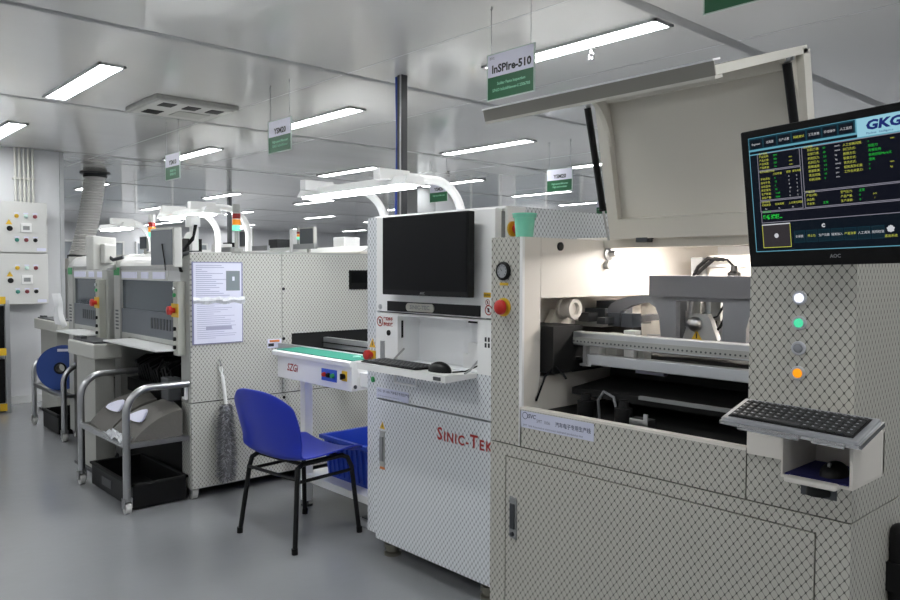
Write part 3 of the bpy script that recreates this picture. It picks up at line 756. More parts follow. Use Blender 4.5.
MB().box(-4.30, x1, 2.44, 2.475, .86, .905).build('conveyor_rail', ALU, t)
MB().box(-4.30, x1, 2.78, 2.815, .86, .925).build('conveyor_rail', ALU, t)
MB().box(-4.30, x1, 2.475, 2.49, .89, .895).box(-4.30, x1, 2.765, 2.78, .89, .895).build('belt', RUBBER, t)
MB().box(x0 + .02, x1, 2.82, 2.90, .76, .90).build('rear_beam', WHITE, t)
for x, y in ((-3.80, 2.34), (-3.80, 2.84), (-3.04, 2.34), (-3.04, 2.84)):
    l = MB().box(x - .026, x + .026, y - .026, y + .026, .03, .76, bev=.003).build('leg', WHITE, t)
    MB().cyl((x, y, 0), (x, y, .012), .035, n=18).cyl((x, y, .012), (x, y, .04), .012, n=12).build('levelling_foot', DSTEEL, l)
MB().box(-3.83, -3.01, 2.315, 2.866, .150, .192, bev=.004).build('lower_shelf', WHITE, t)
y = 2.1985
tx = MB()
tx.text('SZGi', (-3.775, y, .823), X_, Z_, .058, 0, .0010, shear=.2, sx=.95)
tx.build('logo', INKRED, t)
cp = MB().box(-3.417, -3.276, 2.196, 2.2, .79, .853).build('control_plate', mat('control_blue', '#2553c4', .4), t)
for xx, m_ in ((-3.385, RED), (-3.345, BLACK), (-3.305, GRN)):
    MB().lathe((xx, 2.196, .822), (0, -1, 0), [(0, .013), (.008, .013), (.009, .01), (.016, .01), (.017, 0)], 16).build('push_button', m_, cp)
sw = MB().box(-3.228, -3.183, 2.195, 2.2, .805, .857, bev=.002).build('selector_plate', YEL, t)
MB().lathe((-3.206, 2.195, .83), (0, -1, 0), [(0, .014), (.012, .014), (.013, 0)], 14).box(-3.21, -3.202, 2.172, 2.184, .815, .845).build('selector_knob', BLACK, sw)
MB().lathe((x1 + .001, 2.22, .78), (1, 0, 0), [(0, .01), (.004, .01), (.005, 0)], 12).build('bolt', DSTEEL, t)
MB().box(-3.17, -3.13, 2.62, 2.66, .25, .75).box(-3.168, -3.12, 2.60, 2.68, .45, .55, 1).build('cable_channel', [GREYP, BLACK], t)

# blue bin on the shelf
def taper_bin(x0, x1, y0, y1, z0, z1, w, fl):
    b = MB()
    def ring(o, z): return [(x0 - o, y0 - o, z), (x1 + o, y0 - o, z), (x1 + o, y1 + o, z), (x0 - o, y1 + o, z)]
    rs = [ring(0, z0), ring(fl, z1), ring(fl + .018, z1), ring(fl + .018, z1 - .02), ring(fl + .014, z1 - .02)]
    inn = [ring(fl - w, z1), ring(-w, z0 + w)]
    def strip(a, c): 
        b.add(a + c, [(i, (i + 1) % 4, 4 + (i + 1) % 4, 4 + i) for i in range(4)])
    strip(rs[0], rs[1]); strip(rs[1], rs[2]); strip(rs[2], rs[3]); strip(inn[0], rs[1]); strip(inn[1], inn[0])
    b.add(rs[0], [(3, 2, 1, 0)]); b.add(inn[1], [(0, 1, 2, 3)])
    for i in range(9):
        x = x0 + (x1 - x0) * (i + .5) / 9; b.prism([(y0 - .002, z0 + .02), (y0 - .012, z0 + .02), (y0 - fl - .012, z1 - .03), (y0 - fl, z1 - .03)], 'x', x - .006, x + .006)
    return b
t = thing('plastic_bin', 'blue plastic bin on the conveyor shelf behind the chair', 'bin', (-3.45, 2.6, .192))
taper_bin(-3.66, -3.24, 2.40, 2.80, .193, .43, .006, .022).build('bin_body', BLUEBIN, t)
t = thing('foot_pedal', 'grey foot block on the floor under the conveyor, behind the chair leg', 'foot block', (-3.25, 2.42, 0))
MB().box(-3.33, -3.2, 2.36, 2.46, 0, .035, bev=.006).build('block', ALU, t)
MB().box(-3.31, -3.21, 2.38, 2.44, .035, .042).build('pad', DARKG, t)

# ------------------------------------------------------------------ blue chair
t = thing('plastic_chair', 'blue plastic shell chair with black legs in front of the conveyor', 'chair', (-3.418, 2.058, 0), math.radians(6.5), local=True)
prof = [(.235, .418, .40), (.225, .438, .41), (.19, .447, .42), (.12, .446, .43), (.03, .440, .44), (-.06, .434, .44), (-.13, .435, .44), (-.175, .446, .44), (-.200, .475, .44), (-.214, .52, .45), (-.228, .58, .465), (-.243, .64, .465), (-.256, .70, .46), (-.265, .75, .445), (-.271, .785, .41)]
NU = 12; vs = []; fs = []
for k, (y, z, w) in enumerate(prof):
    for i in range(NU + 1):
        u = 2 * i / NU - 1; s = min(1, max(0, (k - 6) / 3))
        yy = y + s * .055 * abs(u) ** 2.2; zz = z + (1 - s) * .018 * abs(u) ** 3 - (1 - s) * .012 * (1 - abs(u) ** 2)
        if k >= 12: zz -= .02 * abs(u) ** 3 * (k - 11) 
        vs.append((u * w / 2 * 1.1, yy * 1.06, zz))
for k in range(len(prof) - 1):
    for i in range(NU): a = k * (NU + 1) + i; fs.append((a, a + NU + 1, a + NU + 2, a + 1))
sh = MB().add(vs, fs, 0, True).build('seat_shell', BLUE, t, local=True)
md = sh.modifiers.new('sub', 'SUBSURF'); md.levels = 2; md.render_levels = 2
md = sh.modifiers.new('sol', 'SOLIDIFY'); md.thickness = .007; md.offset = 0
for s in (-1, 1):
    for nm, pts in (('leg', [(s * .185, .13, .415), (s * .19, .165, .40), (s * .20, .185, .35), (s * .228, .215, .0)]), ('leg', [(s * .185, -.12, .415), (s * .19, -.155, .40), (s * .20, -.165, .35), (s * .232, -.205, .0)])):
        P = [Vector(p) for p in pts]
        l = MB().tube(P, .0125, 10).build(nm, BLACK, t, local=True)
        MB().cyl(P[-1] + Vector((0, 0, 0)), P[-1] + Vector((-s * .002, 0, .03)), .0155, n=12).build('foot_cap', RUBBER, l, local=True)
    MB().tube([(s * .185, -.125, .415), (s * .185, .135, .415)], .0125, 10).build('side_rail', BLACK, t, local=True)
    MB().tube([(s * .203, -.17, .335), (s * .203, .19, .335)], .009, 8).build('side_brace', BLACK, t, local=True)
for y in (-.115, .125):
    MB().tube([(-.19, y, .412), (.19, y, .412)], .011, 8).build('cross_rail', BLACK, t, local=True)
MB().tube([(-.205, -.17, .35), (.205, -.17, .35)], .009, 8).build('rear_brace', BLACK, t, local=True)
# ------------------------------------------------------------------ white inspection cabinet
t = thing('inspection_machine', 'white inspection cabinet with dark monitor and red lettering on its lattice door', 'inspection machine', (-2.55, 2.75, 0))
XL_, XR_ = -2.985, -2.10
yf = 2.17
DARKBACK = BLACKM
MB().box(XL_ + .02, XR_ - .02, yf + .25, 3.28, .10, 1.61).box(XL_ + .02, XR_ - .02, yf + .03, yf + .25, .10, .93).box(XL_ + .02, XR_ - .02, yf + .03, yf + .25, 1.18, 1.61).box(XL_ + .02, -2.76, yf + .03, yf + .25, .93, 1.18).box(-2.19, XR_ - .02, yf + .03, yf + .25, .93, 1.18).build('carcass', DARKG, t)
MB().box(XL_, -2.903, yf + .012, yf + .05, .10, 1.622).build('left_post', FILM_WHITE, t)
MB().box(XL_, XL_ + .015, yf + .05, 3.3, .10, 1.622).build('left_side_panel', WHITE, t)
up = MB().box(-2.90, -2.113, yf, yf + .04, 1.178, 1.622, bev=.004).build('upper_panel', WHITE, t)
mid = MB()
mid.box(-2.90, -2.735, yf, yf + .03, .948, 1.172).box(-2.21, -2.113, yf, yf + .03, .948, 1.172).box(-2.735, -2.21, yf, yf + .03, 1.163, 1.172)
mid.box(-2.90, -2.113, yf, yf + .03, .765, .948, 1)
mid.build('middle_panel', [WHITE, FILM_WHITE], t)
rc = MB().box(-2.74, -2.735, yf + .03, yf + .14, .945, 1.166).box(-2.21, -2.205, yf + .03, yf + .14, .945, 1.166).box(-2.74, -2.205, yf + .13, yf + .14, .945, 1.166).box(-2.74, -2.205, yf + .03, yf + .14, 1.163, 1.168).box(-2.74, -2.205, yf + .03, yf + .14, .94, .947)
rc.build('keyboard_recess', mat('recess_white', '#f2f3f4', .4), t)
MB().box(-2.36, -2.225, yf + .09, yf + .13, .947, 1.06).box(-2.40, -2.365, yf + .10, yf + .13, .947, 1.01).build('recess_step', WHITE, t)
MB().box(-2.37, -2.30, yf + .10, yf + .128, 1.145, 1.160).box(-2.29, -2.22, yf + .09, yf + .128, 1.145, 1.163, 1).build('recess_latch', [BLACK, GREYP], t)
MB().box(-2.734, -2.731, yf + .02, yf + .03, 1.06, 1.14).build('recess_slot', BLACK, t)
dr = MB().box(-2.90, -2.10, yf - .004, yf + .03, .085, .757, bev=.003).build('lower_door', FILM_WHITE, t)
MB().text('Sinic-Tek', (-2.455, yf - .0062, .664), X_, Z_, .058, 0, .0012, sx=1.0).build('lettering', INKRED, dr) if False else None
tx = MB()
xx = -2.453
for ch, sz in zip('SINIC-TEK', (.076, .058, .058, .058, .058, .058, .076, .058, .058)):
    vs_, _ = text_geo(ch, sz, .0016); wd = max(v[0] for v in vs_)
    tx.text(ch, (xx, yf - .0052, .657 + (sz - .058) * .36), X_, Z_, sz, 0, .0016); xx += wd + .008
tx.build('lettering', INKRED, dr, 'red lettering')
MB().box(-2.862, -2.826, yf - .008, yf - .004, .442, .612).box(-2.855, -2.833, yf - .016, yf - .008, .47, .585, 1).build('door_handle', [GREYP, MIDG], dr)
MB().box(-2.862, -2.826, yf - .007, yf - .004, .43, .441).build('door_label', mat('orange_ink', '#d07a3a', .5), dr)
def warn_tri(b, x, y, z, s, m0=0, m1=1):
    b.prism([(x - s / 2, z), (x + s / 2, z), (x, z + s * .87)], 'y', y - .001, y, m0)
    b.prism([(x - s * .06, z + s * .18), (x + s * .06, z + s * .18), (x + s * .04, z + s * .6), (x - s * .04, z + s * .6)], 'y', y - .0016, y - .001, m1)
    return b
warn_tri(MB(), -2.845, yf - .004, .622, .04).build('warning_label', [YEL, INK], dr)
# black strip with plate
st = MB().box(-2.808, -2.192, yf - .006, yf, 1.183, 1.229, bev=.002).build('black_strip', BLACK, up)
np_ = MB(); pl = [(-2.655 + .0 , 1.192)]
ov = [(-2.568 + a * 1.0, 1.206 + b_) for a, b_ in [(-.078 + .018 * math.cos(q), .018 * math.sin(q)) for q in [PI / 2 + i * PI / 8 for i in range(9)]] + [(.078 + .018 * math.cos(q), .018 * math.sin(q)) for q in [-PI / 2 + i * PI / 8 for i in range(9)]]]
np_.prism(ov, 'y', yf - .010, yf - .006)
np_.text('SINIC-TEC', (-2.568, yf - .0105, 1.206), X_, Z_, .024, 1, .0008, 'CENTER', sx=1.25).build('nameplate', [mat('plate_champagne', '#b9b8ad', .3, .6), MIDG], up)
MB().lathe((-2.865, yf, 1.20), (0, -1, 0), [(0, .012), (.004, .012), (.005, .006), (.005, 0)], 16).build('lock', STEEL, up)
MB().lathe((-2.80, yf, 1.08), (0, -1, 0), [(0, .013), (.005, .013), (.006, .008), (.006, 0)], 16).build('lock', BLACK, t)
MB().box(-2.862, -2.832, yf - .006, yf, .955, 1.04, bev=.002).build('pull_handle', STEEL, t)
def nosign(b, x, z, r, y):
    ring = []; 
    for i in range(20):
        a = 2 * PI * i / 20; c = 2 * PI * (i + 1) / 20
        b.add([(x + r * math.cos(a), y, z + r * math.sin(a)), (x + r * math.cos(c), y, z + r * math.sin(c)), (x + .78 * r * math.cos(c), y, z + .78 * r * math.sin(c)), (x + .78 * r * math.cos(a), y, z + .78 * r * math.sin(a))], [(0, 1, 2, 3)], 0)
    d = .8 * r * .707
    b.add([(x - d, y - .0002, z + d - .1 * r), (x - d + .1 * r, y - .0002, z + d), (x + d, y - .0002, z - d + .1 * r), (x + d - .1 * r, y - .0002, z - d)], [(0, 1, 2, 3)], 0)
    b.box(x - .25 * r, x + .25 * r, y - .0001, y, z - .4 * r, z + .4 * r, 1)
    return b
lb = MB(); nosign(lb, -2.868, 1.13, .024, yf - .0012)
lb.text('严禁伸手', (-2.842, yf - .0012, 1.143), X_, Z_, .018, 0, .0006); lb.text('请勿触摸', (-2.842, yf - .0012, 1.118), X_, Z_, .018, 0, .0006)
lb.build('no_touch_label', [INKRED, INK], t)
lb = MB().box(-2.175, -2.135, yf - .0015, yf, 1.263, 1.283, 2); lb.text('CAUTION', (-2.155, yf - .002, 1.273), X_, Z_, .0085, 1, .0003, 'CENTER')
nosign(lb, -2.152, 1.243, .013, yf - .0012); nosign(lb, -2.147, 1.212, .021, yf - .0012); lb.build('warning_stickers', [INKRED, INK, YEL], t)
lb = MB()
for k in range(2): 
    for j in range(2): lb.box(-2.168 + k * .018, -2.158 + k * .018, yf - .001, yf, 1.06 + j * .024, 1.078 + j * .024)
lb.build('tick_marks', INK, t)
lb = MB().box(-2.895, -2.655, yf - .0014, yf, .768, .815); lb.text('iSVC  SPI 1006 汽车电子专用生产线', (-2.885, yf - .002, .80), X_, Z_, .0155, 1, .0002); lb.text('SPI 1006 Automotive electronics dedicated line', (-2.885, yf - .002, .778), X_, Z_, .0085, 1)
lb.build('line_label', [STICKER, INKGREY], t)
lb = MB(); warn_tri(lb, -2.945, yf + .012, 1.0, .05); lb.build('warning_label', [YEL, INK], t)
es = MB().box(-2.972, -2.918, yf + .006, yf + .012, .925, .985).build('stop_plate', YEL, t)
MB().lathe((-2.945, yf + .006, .965), (0, -1, 0), [(0, .014), (.015, .014), (.017, .025), (.034, .023), (.038, 0)], 18).build('stop_button', RED, es)
MB().lathe((-2.94, yf + .012, .845), (0, -1, 0), [(0, .014), (.004, .014), (.005, .009), (.008, .008), (.008, 0)], 16).build('indicator', GRN, t)
MB().tube([(-2.71, yf - .002, .905), (-2.71, yf - .035, .89), (-2.71, yf - .035, .86), (-2.66, yf - .035, .86), (-2.56, yf - .035, .86), (-2.56, yf - .035, .89), (-2.56, yf - .002, .905)], .005, 8).build('tray_handle', WHITE, t)
# fold-down keyboard flap
fl = MB().prism([(1.995, .955), (2.18, .948), (2.18, .932), (1.995, .925)], 'x', -2.815, -2.213).build('keyboard_flap', WHITE, t)
MB().box(-2.28, -2.24, 1.989, 1.995, .932, .946).build('flap_slot', DARKG, fl)
for x in (-2.725, -2.222):
    MB().tube([(x, yf + .03, 1.01), (x, yf - .03, .965), (x, yf - .06, .952)], .005, 8).build('flap_stay', STEEL, t)
# right side
sd = MB().box(XR_ - .02, XR_, yf + .055, 2.335, .10, 1.63, 0, .006).build('side_post', WHITE, t)
MB().box(XR_ - .018, XR_ - .001, 2.338, 3.3, .10, 1.632).build('right_side_panel', FILM_WHITE, t)
MB().box(XL_ + .005, XR_ - .002, yf + .05, 3.3, 1.62, 1.632).build('top_cover', WHITE, t)
MB().box(XR_ - .03, XR_ - .012, yf + .035, yf + .058, .10, 1.61).build('gap_strip', MIDG, t)
rb = MB().cyl((XR_, 2.255, 1.54), (XR_ + .008, 2.255, 1.54), .031, n=20).build('stop_plate', YEL, t)
MB().lathe((XR_ + .008, 2.262, 1.54), (1, 0, 0), [(0, .016), (.016, .016), (.018, .03), (.04, .027), (.046, 0)], 18).build('stop_button', RED, rb)
for x, y in ((-2.86, 2.24), (-2.86, 3.2), (-2.2, 2.24), (-2.2, 3.2)):
    MB().lathe((x, y, 0), (0, 0, 1), [(0, 0), (0, .042), (.012, .042), (.018, .03), (.03, .03), (.034, .04), (.055, .04), (.058, .014), (.10, .014)], 20).build('levelling_foot', mat('foot_zinc', '#8f8c80', .35, .8), t)

t = thing('keyboard', 'dark slim keyboard lying on the fold-down flap of the white cabinet', 'keyboard', (-2.6, 2.09, .955))
kz = .956
MB().prism([(2.01, kz), (2.15, kz - .004), (2.15, kz + .008), (2.01, kz + .004)], 'x', -2.80, -2.42).build('body', BLACK, t)
for r in range(5):
    k_ = MB()
    for c in range(15):
        xa = -2.795 + c * .025; ya = 2.017 + r * .026
        k_.box(xa, xa + .020, ya, ya + .020, kz + .004, kz + .010, bev=.0025, seg=1)
    k_.build('key_row', mat('key_dark', '#2d2e30', .5), t)
t = thing('computer_mouse', 'black mouse on the right end of the fold-down flap', 'mouse', (-2.33, 2.06, .955))
b = bmesh.new(); bmesh.ops.create_uvsphere(b, u_segments=24, v_segments=14, radius=1)
for v in b.verts:
    v.co = Vector((-2.335 + v.co.x * .062, 2.075 + v.co.y * .036, .953 + max(v.co.z, -.1) * .042))
MB().bm(b, 0, True).build('body', BLACK, t)
MB().cyl((-2.382, 2.073, .975), (-2.382, 2.079, .975), .008, n=12).build('scroll_wheel', DARKG, t)
MB().tube([(-2.275, 2.09, .955), (-2.25, 2.14, .957), (-2.24, 2.20, .975), (-2.235, 2.25, 1.0)], .003, 6).build('cord', RUBBER, t)
# monitor
t = thing('monitor', 'black switched off monitor on the front of the white cabinet', 'monitor', (-2.49, 2.13, 1.262))
hs = MB().box(-2.757, -2.193, 2.098, 2.135, 1.262, 1.611, bev=.004).build('housing', BLACK, t)
MB().box(-2.751, -2.199, 2.0955, 2.0985, 1.285, 1.605).build('screen', SCREENB, t)
MB().text('AOC', (-2.475, 2.0965, 1.273), X_, Z_, .014, 0, .0004, 'CENTER').build('logo', MIDG, t)
MB().box(-2.56, -2.40, 2.135, 2.168, 1.36, 1.50).build('mount', DARKG, t)

# ------------------------------------------------------------------ solder paste printer
t = thing('stencil_printer', 'big grey printer covered in lattice film with raised lid, in the right foreground', 'printer', (-1.335, 2.7, 0))
GP = t
x0, x1, y0, y1 = -1.965, -.705, 2.0, 3.45
MB().box(x0 + .01, x1 - .01, y0 + .012, y1 - .01, .06, .84).build('carcass', BLACKM, t)
MB().box(x0, -1.889, y0, y0 + .012, .06, .740).build('front_stile', FILM_GREY, t)
MB().box(-.788, x1, y0, y0 + .012, .06, .740).build('front_stile', FILM_GREY, t)
MB().box(-1.889, -.788, y0, y0 + .012, .699, .740).build('front_rail', FILM_GREY, t)
dr = MB().box(-1.885, -.792, y0 - .001, y0 + .012, .065, .695, bev=.002).build('lower_door', FILM_GREY, t)
MB().prism([(-1.861, .408), (-1.829, .402), (-1.829, .55), (-1.861, .555)], 'y', y0 - .007, y0 - .001).box(-1.855, -1.835, y0 - .012, y0 - .007, .44, .53, 1).cyl((-1.845, y0 - .013, .42), (-1.845, y0 - .007, .42), .008, n=12, m=1).build('door_handle', [MIDG, DSTEEL], dr)
ap = MB().box(-1.819, -.98, y0, y0 + .02, .744, .880).build('front_apron', FILM_GREY, t)
MB().box(-1.819, -.98, y0 - .001, y0 + .03, .878, .886).build('apron_edge', IVORY, t)
lb = MB().box(-1.814, -1.494, y0 - .0015, y0, .815, .874); lb.text('汽车电子专用生产线', (-1.655, y0 - .002, .846), X_, Z_, .0185, 1, .0004, sx=.9); lb.text('iSVC', (-1.783, y0 - .002, .858), X_, Z_, .02, 1, .0006, shear=.15)
lb.text('SMT  1006', (-1.74, y0 - .002, .846), X_, Z_, .0165, 1, sx=.85)
lb.text('SMT 1006 Automotive electronics dedicated production line', (-1.803, y0 - .002, .824), X_, Z_, .0108, 1)
for i in range(18):
    a = 2 * PI * i / 18; c = 2 * PI * (i + 1) / 18; cx_, cz_ = -1.793, .858
    lb.add([(cx_ + .013 * math.cos(a), y0 - .002, cz_ + .013 * math.sin(a)), (cx_ + .013 * math.cos(c), y0 - .002, cz_ + .013 * math.sin(c)), (cx_ + .0105 * math.cos(c), y0 - .002, cz_ + .0105 * math.sin(c)), (cx_ + .0105 * math.cos(a), y0 - .002, cz_ + .0105 * math.sin(a))], [(0, 1, 2, 3)], 1)
lb.build('line_label', [STICKER, INKGREY], t)
# left column (wall with a pocket for the transport)
lc = MB().box(x0, -1.825, y0, y0 + .012, .744, 1.492).build('left_column', FILM_GREY, t)
wl = MB()
ztop = 1.492
wl.box(x0 + .002, -1.812, y0 + .012, 2.098, .744, ztop)
wl.box(x0 + .002, -1.812, 2.10, 3.44, 1.272, ztop)
wl.box(x0 + .002, -1.812, 2.10, 3.44, .744, .985)
wl.box(x0 + .002, -1.812, 2.95, 3.44, .985, 1.272)
wl.box(x0 + .002, x0 + .015, 2.10, 2.95, .985, 1.272)
wl.build('left_wall', IVORY, t)
MB().box(-1.826, -1.812, y0 - .0, y0 + .012, .744, ztop).build('corner_strip', WHITE, t)
gz = MB().lathe((-1.902, y0, 1.37), (0, -1, 0), [(0, .034), (.008, .034), (.014, .028), (.014, .026), (.010, .025), (.010, 0)], 28).build('pressure_gauge', BLACK, t)
gf = MB().cyl((-1.902, y0 - .0108, 1.37), (-1.902, y0 - .0100, 1.37), .0245, n=24)
for i in range(9):
    a = math.radians(225 - i * 33.75); gf.box(-1.902 + .019 * math.cos(a) - .001, -1.902 + .019 * math.cos(a) + .001, y0 - .0116, y0 - .0108, 1.37 + .019 * math.sin(a) - .002, 1.37 + .019 * math.sin(a) + .002, 1)
gf.add([(-1.903, y0 - .0118, 1.369), (-1.901, y0 - .0118, 1.371), (-1.915, y0 - .0118, 1.385)], [(0, 1, 2)], 1)
gf.build('gauge_face', [mat('gauge_face', '#9a9da0', .3), INK], gz)
MB().box(-1.922, -1.880, y0 - .0015, y0, 1.318, 1.328).build('gauge_label', YEL, t)
es = MB().cyl((-1.901, y0, 1.239), (-1.901, y0 - .004, 1.239), .034, n=28).build('stop_plate', YEL, t)
MB().lathe((-1.901, y0 - .006, 1.239), (0, -1, 0), [(0, .018), (.008, .018), (.010, .0275), (.020, .026), (.025, .018), (.026, 0)], 24).build('stop_button', RED, es)
MB().lathe((-1.812, 2.205, 1.462), (1, 0, 0), [(0, .016), (.006, .016), (.008, .01), (.008, 0)], 18).build('wall_knob', BLACK, t)
# control column, right
MB().box(-.976, x1, y0, y0 + .012, .744, 1.492).build('control_column', FILM_GREY, t)
MB().box(-.976, x1 - .012, y0 + .012, 3.44, .744, 1.49).build('right_wall', IVORY, t)
MB().box(x1 - .012, x1, y0 + .0122, 3.45, .744, 1.492).build('right_side_panel', FILM_GREY, t)
MB().box(x1 - .012, x1, y0 + .0122, 3.45, .06, .740).build('right_side_panel', FILM_GREY, t)
MB().box(x0, x0 + .01, y0 + .012, 3.45, .06, 1.492).build('left_side_panel', WHITE, t)
MB().box(x0, x1, 3.44, 3.455, .06, 1.50).build('rear_panel', WHITE, t)
MB().box(-1.812, -.976, 3.38, 3.44, .84, 1.49).build('inner_back', WHITE, t)
MB().box(x0, x1 - .012, 2.50, 3.44, 1.492, 1.505).build('top_plate', IVORY, t)
MB().box(-1.812, -.976, 2.475, 2.54, 1.462, 1.492).build('hinge_beam', CREAM, t)
cl = MB().box(-1.72, -1.02, 2.64, 2.70, 1.475, 1.49).build('interior_lamp', CAVLAMP, t)
for k, (zz, m_, lb_) in enumerate(((1.303, B_WHITE, 'lit white push button'), (1.238, B_GREEN, 'lit green push button'), (1.172, mat('button_grey', '#85878c', .35), 'unlit grey push button'), (1.107, B_ORANGE, 'lit orange push button'))):
    bz = MB().lathe((-.842, y0, zz), (0, -1, 0), [(0, .0185), (.005, .0185), (.007, .0165), (.007, .0125), (.004, .0125)], 26).build('button_bezel', mat('bezel_silver', '#bcbec4', .35), t)
    MB().lathe((-.842, y0 - .003, zz), (0, -1, 0), [(0, .012), (.006, .0115), (.0075, .006), (.0076, 0)], 22).build('push_button', m_, bz, lb_)
# interior
def bx(name, a, m_, bev=0., lab=None): return MB().box(*a, bev=bev).build(name, m_, GP, lab)
bx('interior_floor', (-1.812, -.976, 2.03, 3.38, .84, .86), BLACKM)
bx('transport_bracket', (-1.955, -1.76, 2.11, 2.28, 1.0, 1.17), BLACKM)
MB().box(-1.77, -.98, 2.225, 2.275, 1.098, 1.148, 0, .004).box(-1.77, -.98, 2.222, 2.225, 1.104, 1.128, 1).build('front_transport_rail', [ALU, GREYP], t)
h_ = MB()
for i in range(46): h_.cyl((-1.755 + i * .0165, 2.2222, 1.113), (-1.755 + i * .0165, 2.2205, 1.113), .0035, n=8)
h_.build('rail_holes', DARKG, t)
MB().box(-1.68, -.98, 2.20, 2.24, 1.034, 1.072, 0, .003).build('clamp_bar', ALU, t)
MB().box(-1.7, -1.685, 2.205, 2.222, 1.03, 1.10).box(-1.71, -1.66, 2.20, 2.24, 1.028, 1.036).build('clamp_bracket', STEEL, t)
bx('belt_table', (-1.80, -.98, 2.242, 2.72, 1.040, 1.052), BLACKM); bx('clamp_plate', (-1.66, -.98, 2.242, 2.27, 1.055, 1.06), mat('satin_plate', '#a9abad', .3, .6))  # belt table widened to block lamp light from the lower interior
MB().box(-1.77, -.98, 2.72, 2.76, 1.06, 1.11, 0, .003).build('rear_transport_rail', ALU, t)
rnd = random.Random(4)
for k, (xx, w_) in enumerate(((-1.775, .045), (-1.70, .05), (-1.62, .045), (-1.56, .03), (-1.10, .07))):
    MB().box(xx, xx + w_, 2.34, 2.385, 1.052, (1.115, 1.14, 1.155, 1.135, 1.15)[k], 0, .003).box(xx + .008, xx + w_ - .008, 2.338, 2.34, 1.085, 1.105, 1).build('clamp_block', [GREYP if k % 2 else WHITE, DARKG], t)
bx('dark_crossbeam', (-1.80, -.98, 2.45, 2.52, 1.07, 1.10), BLACKM)
# lower black table
MB().prism([(2.20, .945), (2.56, .975), (2.56, .95), (2.20, .92)], 'x', -1.745, -.98).build('lift_table', BLACKM, t)
bx('lift_table_edge', (-1.45, -.98, 2.185, 2.20, .938, .950), MIDG)
bx('lift_plate', (-1.755, -.98, 2.45, 3.0, .862, 1.04), BLACKM)  # black plate enlarged to keep the lower interior in shade
bx('paper_scrap', (-1.62, -1.50, 2.42, 2.447, .99, 1.012), PAPER)
for xx, yy in ((-1.62, 2.12), (-1.45, 2.1)):
    MB().lathe((xx, yy, .86), (0, 0, 1), [(0, .03), (.06, .03), (.062, .018), (.085, .016), (.086, 0)], 18).build('motor', BLACK, t)
MB().tube([(-1.56, 2.12, .86), (-1.56, 2.11, .93), (-1.53, 2.1, .965), (-1.49, 2.1, .95), (-1.475, 2.1, .90)], .005, 8).build('cable', mat('cable_grey', '#77797c', .5), t)
MB().tube([(-1.805, 2.07, .90), (-1.78, 2.09, .99), (-1.76, 2.12, 1.03)], .004, 6).tube([(-1.76, 2.12, 1.03), (-1.73, 2.13, 1.0), (-1.715, 2.13, .985)], .004, 6).build('cable', RUBBER, t)
MB().box(-1.40, -1.33, 2.06, 2.1, .86, .90).box(-1.345, -1.33, 2.055, 2.06, .86, .92).build('sensor_bracket', STEEL, t)
bx('rail_guard', (-1.30, -.98, 2.045, 2.06, .862, .875), DARKG)
bx('pocket_panel', (-1.95, -1.94, 2.11, 2.94, .987, 1.155), BLACKM)
bx('pocket_floor', (-1.94, -1.813, 2.29, 2.94, .987, .995), BLACKM)
# pulley in the wall pocket
MB().lathe((-1.90, 2.33, 1.225), (1, 0, 0), [(0, .0), (0, .04), (.012, .042), (.014, .034), (.05, .034), (.052, .042), (.066, .04), (.066, .024), (.05, .022), (.05, 0)], 26).build('pulley', IVORY, t)
MB().prism([(2.24, 1.14), (2.42, 1.14), (2.37, 1.22), (2.29, 1.22)], 'x', -1.93, -1.90).build('pulley_bracket', CREAM, t)
MB().box(-1.93, -1.80, 2.45, 2.80, 1.15, 1.17).box(-1.92, -1.82, 2.5, 2.6, 1.17, 1.22, 1).box(-1.90, -1.80, 2.55, 2.66, 1.17, 1.25, 1).box(-1.89, -1.84, 2.42, 2.48, 1.17, 1.205, 2).build('pocket_drive', [GREYP, DARKG, DSTEEL], t)
# gantry
yg = 2.50
ga = [(-1.611, 1.277), (-1.611, 1.355), (-.98, 1.355), (-.98, 1.277)]
MB().prism(ga, 'y', yg - .012, yg + .09).build('gantry_bar', GANTRYD, t)
outer = [(-1.812, 1.205), (-1.806, 1.225), (-1.79, 1.243), (-1.76, 1.258), (-1.71, 1.272), (-1.65, 1.278), (-1.61, 1.279)]
inner = [(-1.565, 1.125), (-1.574, 1.20), (-1.59, 1.235), (-1.618, 1.252), (-1.66, 1.248), (-1.70, 1.236), (-1.735, 1.22), (-1.752, 1.205)]
arch_r = [(-1.233, 1.125), (-1.232, 1.175), (-1.222, 1.215), (-1.20, 1.24), (-1.15, 1.252), (-1.08, 1.245), (-1.0, 1.215), (-.98, 1.2)]
poly = outer + [(-.98, 1.279)] + arch_r[::-1] + [(-1.319, 1.125), (-1.319, 1.262), (-1.503, 1.262), (-1.503, 1.125)] + inner
MB().prism(poly, 'y', yg, yg + .03).build('gantry_plate', GANTRYM, t)
bx('gantry_side_rail', (-1.80, -1.76, 2.42, 3.2, 1.165, 1.19), DARKG)
MB().box(-1.79, -1.735, 2.48, 2.54, 1.155, 1.207).box(-1.72, -1.67, 2.47, 2.53, 1.155, 1.207).build('slide_block', SLATE, t)
